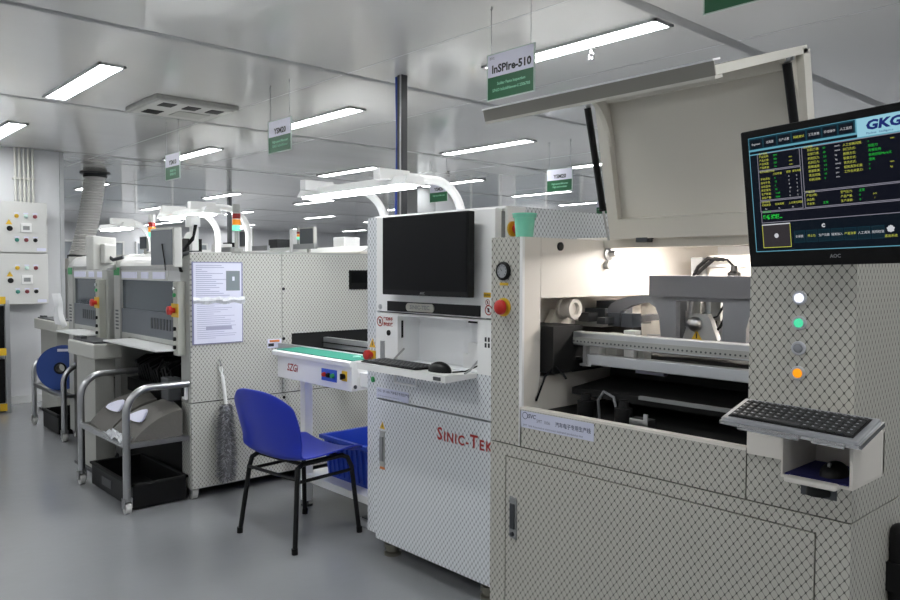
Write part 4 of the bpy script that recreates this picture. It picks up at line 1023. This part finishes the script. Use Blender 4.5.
# squeegee head
MB().prism([(-1.505, 1.10), (-1.35, 1.10), (-1.385, 1.19), (-1.40, 1.215), (-1.455, 1.215), (-1.475, 1.185)], 'y', yg + .04, yg + .07).build('squeegee_bracket', mat('bracket_silver', '#b4b5b5', .4, .3), t)
MB().ball((-1.445, yg + .035, 1.178), .028).build('float_joint', STEEL, t)
warn_tri(MB(), -1.44, yg + .04, 1.118, .045).build('warning_label', [YEL, INK], t)
for xx in (-1.515, -1.44, -1.385):
    MB().cyl((xx, yg + .13, 1.10), (xx, yg + .13, 1.30), .016, n=16).cyl((xx, yg + .13, 1.16), (xx, yg + .13, 1.22), .021, n=16).build('guide_rod', STEEL, t)
MB().box(-1.49, -1.46, yg + .10, yg + .15, 1.20, 1.30, 0, .003).box(-1.415, -1.375, yg + .09, yg + .125, 1.19, 1.28, 0, .003).build('air_cylinder', GREYP, t)
bx('squeegee_carriage', (-1.66, -1.34, yg + .16, yg + .22, 1.10, 1.34), DARKG)
MB().tube([(-1.39, yg + .08, 1.15), (-1.36, yg + .06, 1.17), (-1.34, yg + .07, 1.22), (-1.35, yg + .1, 1.27)], .005, 8).tube([(-1.40, yg + .08, 1.20), (-1.37, yg + .06, 1.21), (-1.36, yg + .09, 1.25)], .004, 8).build('air_tube', RUBBER, t)
MB().prism([(-1.365, 1.10), (-1.3, 1.10), (-1.3, 1.2), (-1.34, 1.15)], 'y', yg + .05, yg + .07).build('squeegee_holder', STEEL, t)
# electric box at the back
MB().box(-1.64, -.98, 2.98, 3.38, .86, 1.44, bev=.004).build('rear_box', IVORY, t)
bx('rear_box_rail', (-1.64, -.98, 2.965, 2.98, 1.39, 1.41), WHITE)
bx('cable_duct', (-1.705, -1.655, 2.95, 3.0, 1.0, 1.43), MIDG)
for k in range(2):
    MB().tube([(-1.69, 2.94, 1.18), (-1.685, 2.93, 1.34), (-1.66 + .03 * k, 2.93, 1.39), (-1.61 + .03 * k, 2.92, 1.425), (-1.56 + .02 * k, 2.92, 1.42)], .008, 8).build('cable', RUBBER, t)
MB().tube([(-1.57, 2.92, 1.42), (-1.53, 2.93, 1.42), (-1.505, 2.94, 1.39)], .005, 8).lathe((-1.505, 2.94, 1.395), (0, 0, -1), [(0, .0), (0, .012), (.02, .014), (.03, .026), (.05, .026), (.05, 0)], 14).build('connector', BLACK, t)

# ---- raised lid
HY, HZ = 2.470, 1.500
th = math.radians(78.)
T_ = Vector((0, -math.cos(th), math.sin(th))); Fv = Vector((0, -.60, -.178)).normalized()
xl, xr = -1.757, -.985
lid_T = .556; lid_F = .622
Nn = Vector((0, math.sin(th), math.cos(th)))     # outward (rear/top) of the lid panel
O = Vector((0, HY, HZ))
def lidbox(b, xa, xb, s0, s1, n0, n1, m=0):
    vs = []
    for x in (xa, xb):
        for s in (s0, s1):
            for n_ in (n0, n1):
                p = O + T_ * s + Nn * n_; vs.append((x, p.y, p.z))
    return b.add(vs, [(0, 1, 3, 2), (4, 6, 7, 5), (0, 4, 5, 1), (2, 3, 7, 6), (0, 2, 6, 4), (1, 5, 7, 3)], m)
lidm = CREAM
b = MB(); lidbox(b, xl, xr, .0, lid_T, 0.0, .02)
lid = b.build('raised_lid', lidm, t)
b = MB()
lidbox(b, xl, xl + .045, .0, lid_T, -.03, 0); lidbox(b, xr - .045, xr, .0, lid_T, -.03, 0)
lidbox(b, xl + .045, xr - .045, .0, .075, -.03, 0); lidbox(b, xl + .045, xr - .045, lid_T - .05, lid_T, -.03, 0)
b.build('lid_frame', lidm, lid)
# visor (front flap of the lid)
TOP = O + T_ * lid_T
def visbox(b, xa, xb, s0, s1, n0, n1, m=0):
    nn = Vector((0, Fv.z, -Fv.y)) * 1.0
    vs = []
    for x in (xa, xb):
        for s in (s0, s1):
            for q in (n0, n1):
                p = TOP + Fv * s + nn * q; vs.append((x, p.y, p.z))
    return b.add(vs, [(0, 1, 3, 2), (4, 6, 7, 5), (0, 4, 5, 1), (2, 3, 7, 6), (0, 2, 6, 4), (1, 5, 7, 3)], m)
b = MB()
visbox(b, xl, xl + .05, 0, lid_F, -.012, .012); visbox(b, xr - .05, xr, 0, lid_F, -.012, .012)
visbox(b, xl + .05, xr - .05, 0, .06, -.012, .012); visbox(b, xl + .05, xr - .05, lid_F - .05, lid_F, -.012, .012)
vz = b.build('visor_frame', mat('visor_cream', '#d3d0c6', .4), lid)
b = MB(); visbox(b, xl + .05, xr - .05, .06, lid_F - .05, -.002, .002)
b.build('visor_window', LENS, lid)
b = MB(); visbox(b, xl - .004, xr + .028, lid_F, lid_F + .004, -.012, .024)
b.build('handle_channel', mat('channel_grey', '#8f8c84', .35, .3), lid)
b = MB(); visbox(b, xl - .004, xr + .028, lid_F - .03, lid_F + .008, .024, .029); b.build('channel_lip', WHITE, lid)
b = MB(); visbox(b, xl - .002, xr + .026, lid_F - .035, lid_F + .004, -.020, -.012); b.build('channel_lip', mat('visor_cream', '#d3d0c6', .4), lid)
for x in (xl + .03, xr - .045):
    pf = [TOP + T_ * -.012 + Fv * .02, TOP + T_ * -.012 + Fv * .11]
    for i in range(1, 9):
        q = i / 8; pf.append(TOP + T_ * (-.012 - .19 * q) + Fv * (.085 * (1 - q) ** 2.4 + .025))
    pf += [TOP + T_ * -.202 + Fv * .0]
    MB().prism([(p.y, p.z) for p in pf], 'x', x, x + .022).build('side_gusset', lidm, lid)
for x, dy in ((-1.797, 0.), (-1.01, -.10)):
    p0 = Vector((x, 2.343 + dy * .7, 1.99)); p1 = Vector((x, 2.447 + dy * .45, 1.615)); p2 = Vector((x, 2.503 + dy * .3, 1.447))
    g = MB().cyl(p0, p1, .0135, n=16).cyl(p1, p1 + (p1 - p0).normalized() * .008, .016, n=16).build('gas_strut', BLACK, t)
    MB().cyl(p1, p2, .005, n=12).build('piston_rod', STEEL, g)
    MB().ball(p0 + Vector((0, 0, .012)), .014).cyl(p0 + Vector((-.02, 0, .012)), p0 + Vector((.02, 0, .012)), .006, n=10).build('ball_stud', STEEL, g)
    s = 1 if x < -1.4 else -1
    MB().lathe((-1.812 if s > 0 else -.976, 2.505 + dy * .3, 1.44), (s, 0, 0), [(0, .028), (.008, .028), (.012, .014), (.03, .012), (.04, .012), (.04, 0)], 20).build('pivot_flange', STEEL, t)
MB().lathe((-1.812, 2.49, 1.395), (1, 0, 0), [(0, .016), (.02, .016), (.022, 0)], 14).build('limit_stop', GREYP, t)
b = MB()
for x in (-1.64, -1.12): b.box(x, x + .05, HY - .03, HY + .012, HZ - .02, HZ + .0)
b.build('lid_hinge', DSTEEL, t)

# white plate, mouse box and air unit on the control column
bx('tray_mount_plate', (-.976, -.86, y0 - .004, y0, .872, .965), IVORY)
mb = MB()
mb.box(-.795, -.790, 1.80, 1.998, .885, .985).box(-.640, -.633, 1.80, 1.998, .885, .985).box(-.795, -.633, 1.80, 1.998, .880, .886).box(-.795, -.633, 1.990, 1.998, .885, .985).box(-.795, -.633, 1.84, 1.998, .985, .990)
m_b = mb.build('mouse_box', IVORY, t)
MB().box(-.788, -.642, 1.805, 1.985, .887, .890).build('mouse_pad', NAVY, m_b)
MB().box(-.778, -.660, 1.775, 1.803, .876, .890, bev=.005).build('box_handle', IVORY, m_b)
MB().box(-.753, -.672, 1.815, 1.818, .845, .880).build('holder_plate', DSTEEL, m_b)
MB().lathe((-.712, 1.812, .872), (0, 0, -1), [(0, .026), (.02, .026), (.02, .018), (0, .018), (0, .026)], 22).build('holder_ring', BLACK, m_b)
o = thing('computer_mouse', 'dark mouse on the navy pad in the box under the keyboard', 'mouse', (-.70, 1.87, .89))
b = bmesh.new(); bmesh.ops.create_uvsphere(b, u_segments=20, v_segments=12, radius=1)
for v in b.verts: v.co = Vector((-.70 + v.co.x * .030, 1.875 + v.co.y * .05, .8905 + max(v.co.z, 0) * .032))
MB().bm(b, 0, True).build('body', BLACK, o)
MB().cyl((-.703, 1.845, .918), (-.697, 1.845, .918), .006, n=12).build('scroll_wheel', STEEL, o)
au = MB().cyl((-.68, 2.29, .40), (-.68, 2.29, .66), .026, n=18).ball((-.68, 2.29, .66), .026).box(-.705, -.66, 2.26, 2.34, .50, .58).build('air_regulator', BLACK, t)
MB().tube([(-.655, 2.255, .60), (-.645, 2.245, .56), (-.65, 2.24, .50)], .005, 8).build('regulator_lever', CHROME, au)
MB().tube([(-.68, 2.29, .41), (-.675, 2.31, .25), (-.66, 2.36, .1), (-.6, 2.42, .02)], .012, 8).build('air_hose', RUBBER, au)

# keyboard of the printer
A = Vector((-.923, 1.752, 1.0)); ky, kt = math.radians(-4.9), math.radians(18.4)
ux = Vector((math.cos(ky), math.sin(ky), -.008)).normalized(); uy = Vector((-math.sin(ky) * math.cos(kt), math.cos(ky) * math.cos(kt), math.sin(kt))); uz = ux.cross(uy)
W = .327; Dp = .118
Mx = Matrix((ux, uy, uz)).transposed().to_4x4(); Mx.translation = A
t = thing('keyboard', 'black compact keyboard in a silver tray in front of the printer control column', 'keyboard', (-.77, 1.85, .98))
b = MB(); b.T = Mx; b.box(0, W, 0, Dp, 0, .012, bev=.004); b.build('frame', mat('silver_frame', '#a2a4a8', .35, .5), t)
b = MB(); b.T = Mx; b.box(.014, W - .014, .012, Dp - .012, .012, .0135); b.build('key_bed', BLACKM, t)
for r in range(6):
    b = MB(); b.T = Mx; nk = 15; kw = (W - .034) / nk; kh = (Dp - .03) / 6
    c = 0
    while c < nk:
        wd = 1
        if r == 0 and c == 4: wd = 5
        xa = .017 + c * kw; ya = .015 + r * kh
        b.box(xa + .0012, xa + kw * wd - .0012, ya + .0012, ya + kh - .0012, .0135, .0185, 0, .002, 1)
        b.box(xa + kw * .3, xa + kw * .55, ya + kh * .5, ya + kh * .68, .0185, .0187, 1)
        c += wd
    b.build('key_row', [mat('key_dark', '#2d2e30', .5), mat('key_legend', '#a8aab0', .5)], t)
b = MB(); b.T = Mx; b.box(-.003, W + .003, -.004, .004, -.004, .004).box(W - .002, W + .006, .0, Dp, -.006, .004).box(.05, .2, -.012, -.004, -.006, .0).box(.23, .30, -.01, -.004, -.006, .0).build('tray_lip', CHROME, t)
b = MB().tube([(-.80, 1.80, 1.0), (-.80, 1.86, 1.005), (-.80, 1.996, 1.005)], .009, 8).tube([(-.74, 1.80, 1.0), (-.74, 1.86, 1.005), (-.74, 1.996, 1.005)], .009, 8).build('tray_support', DSTEEL, t)

# green cup
t = thing('plastic_cup', 'translucent mint green cup standing on the printer left column', 'cup', (-1.915, 2.12, 1.492))
MB().lathe((-1.912, 2.12, 1.493), (0, 0, 1), [(0, 0), (0, .032), (.075, .039), (.075, .044), (.088, .045), (.088, .040), (.004, .030), (.004, 0)], 30).build('cup_body', TEAL, t)
MB().lathe((-1.912, 2.12, 1.493), (0, 0, 1), [(.088, .047), (.092, .047), (.092, .04), (.088, .04)], 30).build('rim', mat('mint_rim', '#7fdcc0', .35), t)
MB().lathe((-1.912, 2.12, 1.4975), (0, 0, 1), [(0, 0), (0, .028), (.045, .033), (.045, 0)], 24).build('contents', mat('cup_contents', '#3c8f7d', .5), t)

# ------------------------------------------------------------------ printer monitor with its screen
MW, MH = .56, .325
a_, b__, c_ = math.radians(-8.5), math.radians(7.1), math.radians(1.15)
ex = Vector((.98845, -.15023, .01992)); up3 = Vector((-.03812, -.11925, .99213)); nn = Vector((-.14668, -.98143, -.1236))
BL = Vector((-.8756, 1.7898, 1.3816))
Mm = Matrix((ex, -nn, up3)).transposed().to_4x4(); Mm.translation = BL
t = thing('monitor', 'lit black monitor showing the machine program, upper right', 'monitor', (-.6, 1.8, 1.38))
b = MB(); b.T = Mm; b.box(0, MW, 0, .035, 0, MH, bev=.004); b.box(.12, .44, .035, .06, .05, .28, 0, .01); b.build('housing', mat('monitor_black', '#09090a', .4, spec=.2), t)
b = MB(); b.T = Mm
b.box(.25, .33, .06, .10, .12, .24)
b.build('mount_plate', DARKG, t)
MB().tube([Mm @ Vector((.2, .1, .15)), (-.735, 1.99, 1.46), (-.735, 2.03, 1.46)], .02, 10).build('mount_arm', DARKG, t)
b = MB(); b.T = Mm; b.text('AOC', (.215, -.0006, .020), X_, Z_, .011, 0, .0004, 'CENTER'); b.build('logo', MIDG, t)
b = MB(); b.T = Mm
sm = [S_BG, S_PANEL, S_CYAN, S_LINE, S_YEL, S_GRN, S_WHT, S_LOGO, S_BLUE, S_BTN, S_TEALD, S_CAM]
def R(x0, x1, z0, z1, m, d=0): b.quad((x0, -.001 - d * .0002, z0), (x1 - x0, 0, 0), (0, 0, z1 - z0), m)
def Fm(x0, x1, z0, z1, m=3, w=.0016, d=2):
    R(x0, x1, z0, z0 + w, m, d); R(x0, x1, z1 - w, z1, m, d); R(x0, x0 + w, z0, z1, m, d); R(x1 - w, x1, z0, z1, m, d)
def Tt(s, x, z, size, m, al='LEFT', bold=.0): b.text(s, (x, -.002, z), X_, Z_, size * .84, m, bold, al)
sx0, sx1, sz0, sz1 = .0215, .5385, .036, .307
R(sx0, sx1, sz0, sz1, 0)
Fm(sx0, sx1, sz0, sz1, 2, .0018, 1)
R(sx0, .278, .277, sz1 - .001, 10, 1); R(sx0, .278, .2745, .279, 2, 2); R(sx0, sx1, .266, .2685, 2, 2); R(.276, .279, .2745, sz1, 2, 2)
R(.279, .46, .2685, .3065, 7, 2)
b.text('GKG', (.297, -.002, .289), X_, Z_, .026, 8, .0012, 'LEFT', 1.3, .15)
b.text('Machine   Intelligence', (.298, -.002, .2735), X_, Z_, .0062, 8)
for k, (s, m_) in enumerate((('Engineer', 6), ('主画面', 6), ('生产设置', 6), ('网板擦拭', 4), ('工艺参数', 6), ('手动操作', 6), ('人工监控', 6))):
    R(.026 + k * .0357, .058 + k * .0357, .281, .302, 0, 2)
    Tt(s, .042 + k * .0357, .291, .0078, m_, 'CENTER')
R(.042, .149, .227, .267, 1, 1); Fm(.042, .149, .227, .267)
R(.042, .149, .157, .226, 1, 1); Fm(.042, .149, .157, .226)
R(.041, .149, .131, .156, 1, 1); Fm(.041, .149, .131, .156)
R(.153, sx1 - .01, .167, .266, 1, 1); Fm(.153, sx1 - .01, .167, .266)
R(.153, sx1 - .01, .131, .166, 1, 1); Fm(.153, sx1 - .01, .131, .166)
R(.042, sx1 - .01, .104, .130, 1, 1); Fm(.042, sx1 - .01, .104, .130)
Tt('生产信息', .047, .266, .0066, 4)
for k, (s, v, w_) in enumerate((('产品名称:', 'SMT', ''), ('产品长度:', '350', 'mm'), ('产品宽度:', '250', 'mm'), ('产品厚度:', '1.6', 'mm'))):
    z = .259 - k * .0085; Tt(s, .047, z, .0072, 4); Tt(v, .084, z, .0066, 5); Tt(w_, .122, z, .0066, 4)
Tt('清洗设置及状态', .046, .224, .0066, 4); Tt('已印数量', .080, .216, .0068, 4); Tt('周期', .113, .217, .0068, 4); Tt('清洗间隔', .128, .217, .0062, 4)
for k in range(6):
    z = .207 - k * .0088
    Tt(('手动清洗:', '自动干洗:', '自动湿洗:', '真空清洗:', '生产数量:', '目标产量:')[k], .047, z, .0072, 4); Tt(('0','12','0','35','1128','5000')[k], .083, z, .0068, 5); Tt(('0','5','8','10','0','0')[k], .118, z, .0062, 6); Tt('0', .137, z, .006, 6)
Tt('运行状态', .046, .153, .0066, 4)
for k, s in enumerate(('印刷周期', '实际周期', '上次清洗周期')): Tt(s, .046 + k * .034, .146, .0068, 4); Tt('0s', .054 + k * .034, .137, .006, 6)
Tt('工艺参数', .158, .265, .0066, 4)
for k in range(8):
    z = .258 - k * .0094
    Tt(('前刮刀速:', '后刮刀速:', '前刮压力:', '后刮压力:', '脱模速度:', '脱模距离:', '清洗间隔:', '印刷间隙:')[k], .167, z, .0078, 4); Tt(('60','60','5.0','5.2','1.0','2.0','10','0')[k], .203, z, .0068, 5); Tt(('mm/s','mm/s','kg','kg','mm/s','mm','pcs','mm')[k], .229, z, .0064, 6)
for k in range(7):
    z = .257 - k * .0094
    Tt(('人工加锡间隔:', '刮刀方式:', '脱模方式:', '取像方式:', '清洗方式:', '钢网清洗长度:', '工作台夹紧力:')[k], .247, z, .0078, 4)
    Tt(('0', '双刮刀', '先慢后快', '自动识别Mark点', '湿洗', '0', '0')[k], .300, z, .0078 if 0 < k < 5 else .006, 5)
Tt('min', .345, .257, .0066, 4); Tt('mm', .342, .21, .0066, 4); Tt('kg', .342, .2, .0066, 4)
Tt('产量信息', .157, .166, .0066, 4)
for k, s in enumerate(('产品计数:', '良品数:', '不良率:')): Tt(s, .158, .158 - k * .0095, .0074, 4)
for k, s in enumerate(('空气压力:', '产品产量:', '生产周期:')): Tt(s, .236, .158 - k * .0095, .0074, 4); Tt(('正常', '0', '0')[k], .276, .158 - k * .0095, .0074, 5)
Tt('正常', .196, .139, .0074, 5); Tt('pcs', .305, .149, .0066, 4); Tt('s', .307, .14, .0066, 4)
Tt('提示信息', .047, .130, .0066, 5); Tt('等待进板...', .047, .117, .0125, 5, 'LEFT', .0006)
R(.042, .114, .045, .101, 11, 1); Fm(.042, .114, .045, .101, 4, .0014); R(.042, .114, .0985, .101, 6, 3)
pts = [(.078 + .0055 * math.cos(i * PI / 8), -.0018, .073 + .0055 * math.sin(i * PI / 8)) for i in range(16)]
b.add(pts, [tuple(range(16))], 6)
for k, (s, m_) in enumerate((('主画面', 6), ('停止位', 4), ('生产设置', 6), ('锡膏加入', 6), ('产量清零', 4), ('人工清洗', 6), ('视频校准', 6))):
    xx = .122 + k * .0292; R(xx, xx + .026, .054, .081, 9, 1); Fm(xx, xx + .026, .054, .081, 10, .001, 2); Tt(s, xx + .013, .068, .0076, m_, 'CENTER')
Tt('C', .193, .089, .012, 6, 'CENTER', .0008)
pts = [(.336 + (.0075 + .0015 * math.sin(i * 2.2)) * math.cos(i * PI / 10), -.0018, .073 + (.007 + .001 * math.sin(i * 3)) * math.sin(i * PI / 10)) for i in range(20)]
b.add(pts, [tuple(range(20))], 6); Tt('退出系统', .336, .058, .0078, 4, 'CENTER')
b.build('screen', sm, t)

# ------------------------------------------------------------------ second line of machines, behind
def back_machine(x0, x1, y0, y1, z, label, kind):
    t = thing('line_machine', label, 'machine', ((x0 + x1) / 2, (y0 + y1) / 2, 0), group='machines of the line behind')
    MB().box(x0, x1, y0, y1, .08, z, bev=.02).build('body', GREYP if kind != 1 else IVORY, t)
    MB().prism([(y0 + .05, z), (y1 - .05, z), (y1 - .15, z + .07), (y0 + .2, z + .07)], 'x', x0 + .05, x1 - .05).build('hood', WHITE, t)
    MB().box(x0 + .15, x1 - .15, y0 - .006, y0, z - .55, z - .15).build('window', GLASSD, t)
    for x in (x0 + .1, x1 - .1):
        for y in (y0 + .1, y1 - .1): MB().cyl((x, y, 0), (x, y, .08), .035, n=12).build('foot', DARKG, t)
    if kind == 0: 
        stack_light(t, x1 - .1, y0 + .3, z + .05)
    mt = MB().box(x0 + .1, x0 + .45, y0 + .02, y0 + .07, z + .09, z + .33, bev=.006).box(x0 + .25, x0 + .3, y0 + .04, y0 + .07, z, z + .1).build('monitor', MATS['monitor_ivory'], t)
    MB().box(x0 + .115, x0 + .435, y0 + .015, y0 + .02, z + .105, z + .315).build('monitor_screen', MATS['monitor_off'], mt)
    MB().box(x0 + .55, x0 + .8, y0 + .25, y0 + .5, z + .07, z + .2, bev=.01).build('top_unit', WHITE if kind else DARKG, t)
    return t
labs = ['pale machine of the rear line farthest left, behind the arched lamp poles', 'pale machine of the rear line seen over the near mounter, left part', 'pale machine of the rear line seen over the near mounter, under the long lamp', 'pale machine of the rear line just left of the white cabinet', 'pale machine of the rear line behind the white cabinet', 'pale machine of the rear line behind the raised lid']
for k, (xa, xb, z, kd) in enumerate(((-14.6, -12.9, 1.66, 0), (-12.5, -10.9, 1.6, 1), (-10.6, -9.2, 1.62, 0), (-8.9, -7.4, 1.6, 1), (-7.0, -5.7, 1.5, 0), (-5.3, -4.0, 1.42, 1))):
    back_machine(xa, xb, 5.3, 6.6, z, labs[k], kd)
for k, (x, y) in enumerate(((-10.05, 4.75), (-9.1, 4.75), (-8.0, 4.75), (-11.4, 4.75))):
    t = thing('line_post', ['slim white post with beam behind the near mounter, second from left', 'slim white post with beam behind the near mounter, third from left', 'slim white post with beam left of the white cabinet', 'slim white post with beam behind the near mounter, leftmost'][k], 'post', (x, y, 0), group='posts of the line behind')
    MB().box(x - .03, x + .03, y - .03, y + .03, 0, 1.86 + .05 * (k % 2)).build('upright', WHITE, t)
    MB().box(x - .03, x + .5, y - .02, y + .02, 1.62, 1.68).build('beam', ALU, t)
    MB().box(x - .1, x + .1, y - .1, y + .1, 0, .015).build('base_plate', DSTEEL, t)
t = thing('bright_column', 'slim polished white column far behind the long arched lamp', 'column', (-11.75, 9.0, 0))
MB().cyl((-11.75, 9, 0), (-11.75, 9, H), .07, n=20).build('shaft', mat('polished_white', '#eceded', .12), t)
MB().cyl((-11.75, 9, 0), (-11.75, 9, .03), .12, n=20).build('base', STEEL, t)
t = thing('drop_pole', 'dark drop pole with box hanging from the ceiling behind the near mounter', 'pole', (-12.2, 6.0, 1.6))
MB().box(-12.23, -12.17, 5.97, 6.03, 1.82, H).build('pole', DARKG, t)
MB().box(-12.3, -12.1, 5.92, 6.08, 1.72, 1.84, bev=.01).build('socket_box', BLACK, t)

# ------------------------------------------------------------------ world, camera, view
w = bpy.data.worlds.new('World'); SC.world = w; w.use_nodes = True
w.node_tree.nodes['Background'].inputs['Color'].default_value = (.8, .85, .9, 1); w.node_tree.nodes['Background'].inputs['Strength'].default_value = .05
cd = bpy.data.cameras.new('camera'); cam = bpy.data.objects.new('camera', cd); COL.objects.link(cam)
cd.sensor_width = 36; cd.lens = 758.19 / 900 * 36; cd.clip_start = .05; cd.clip_end = 100
yaw, pitch, roll = math.radians(137.6245), math.radians(-2.2036), math.radians(.2083)
f = Vector((math.cos(pitch) * math.cos(yaw), math.cos(pitch) * math.sin(yaw), math.sin(pitch)))
r = Vector((math.sin(yaw), -math.cos(yaw), 0)); u = r.cross(f)
c, s = math.cos(roll), math.sin(roll)
r2 = r * c + u * s; u2 = -r * s + u * c
Mc = Matrix((r2, u2, -f)).transposed().to_4x4(); Mc.translation = (0, 0, 1.37)
cam.matrix_world = Mc
SC.camera = cam
SC.view_settings.view_transform = 'Standard'
SC.view_settings.look = 'None'
SC.view_settings.gamma = 1
SC.view_settings.use_curve_mapping = False
SC.view_settings.exposure = 1.36
SC.cycles.use_denoising = True
SC.cycles.max_bounces = 8
SC.cycles.diffuse_bounces = 5
SC.cycles.sample_clamp_indirect = 6
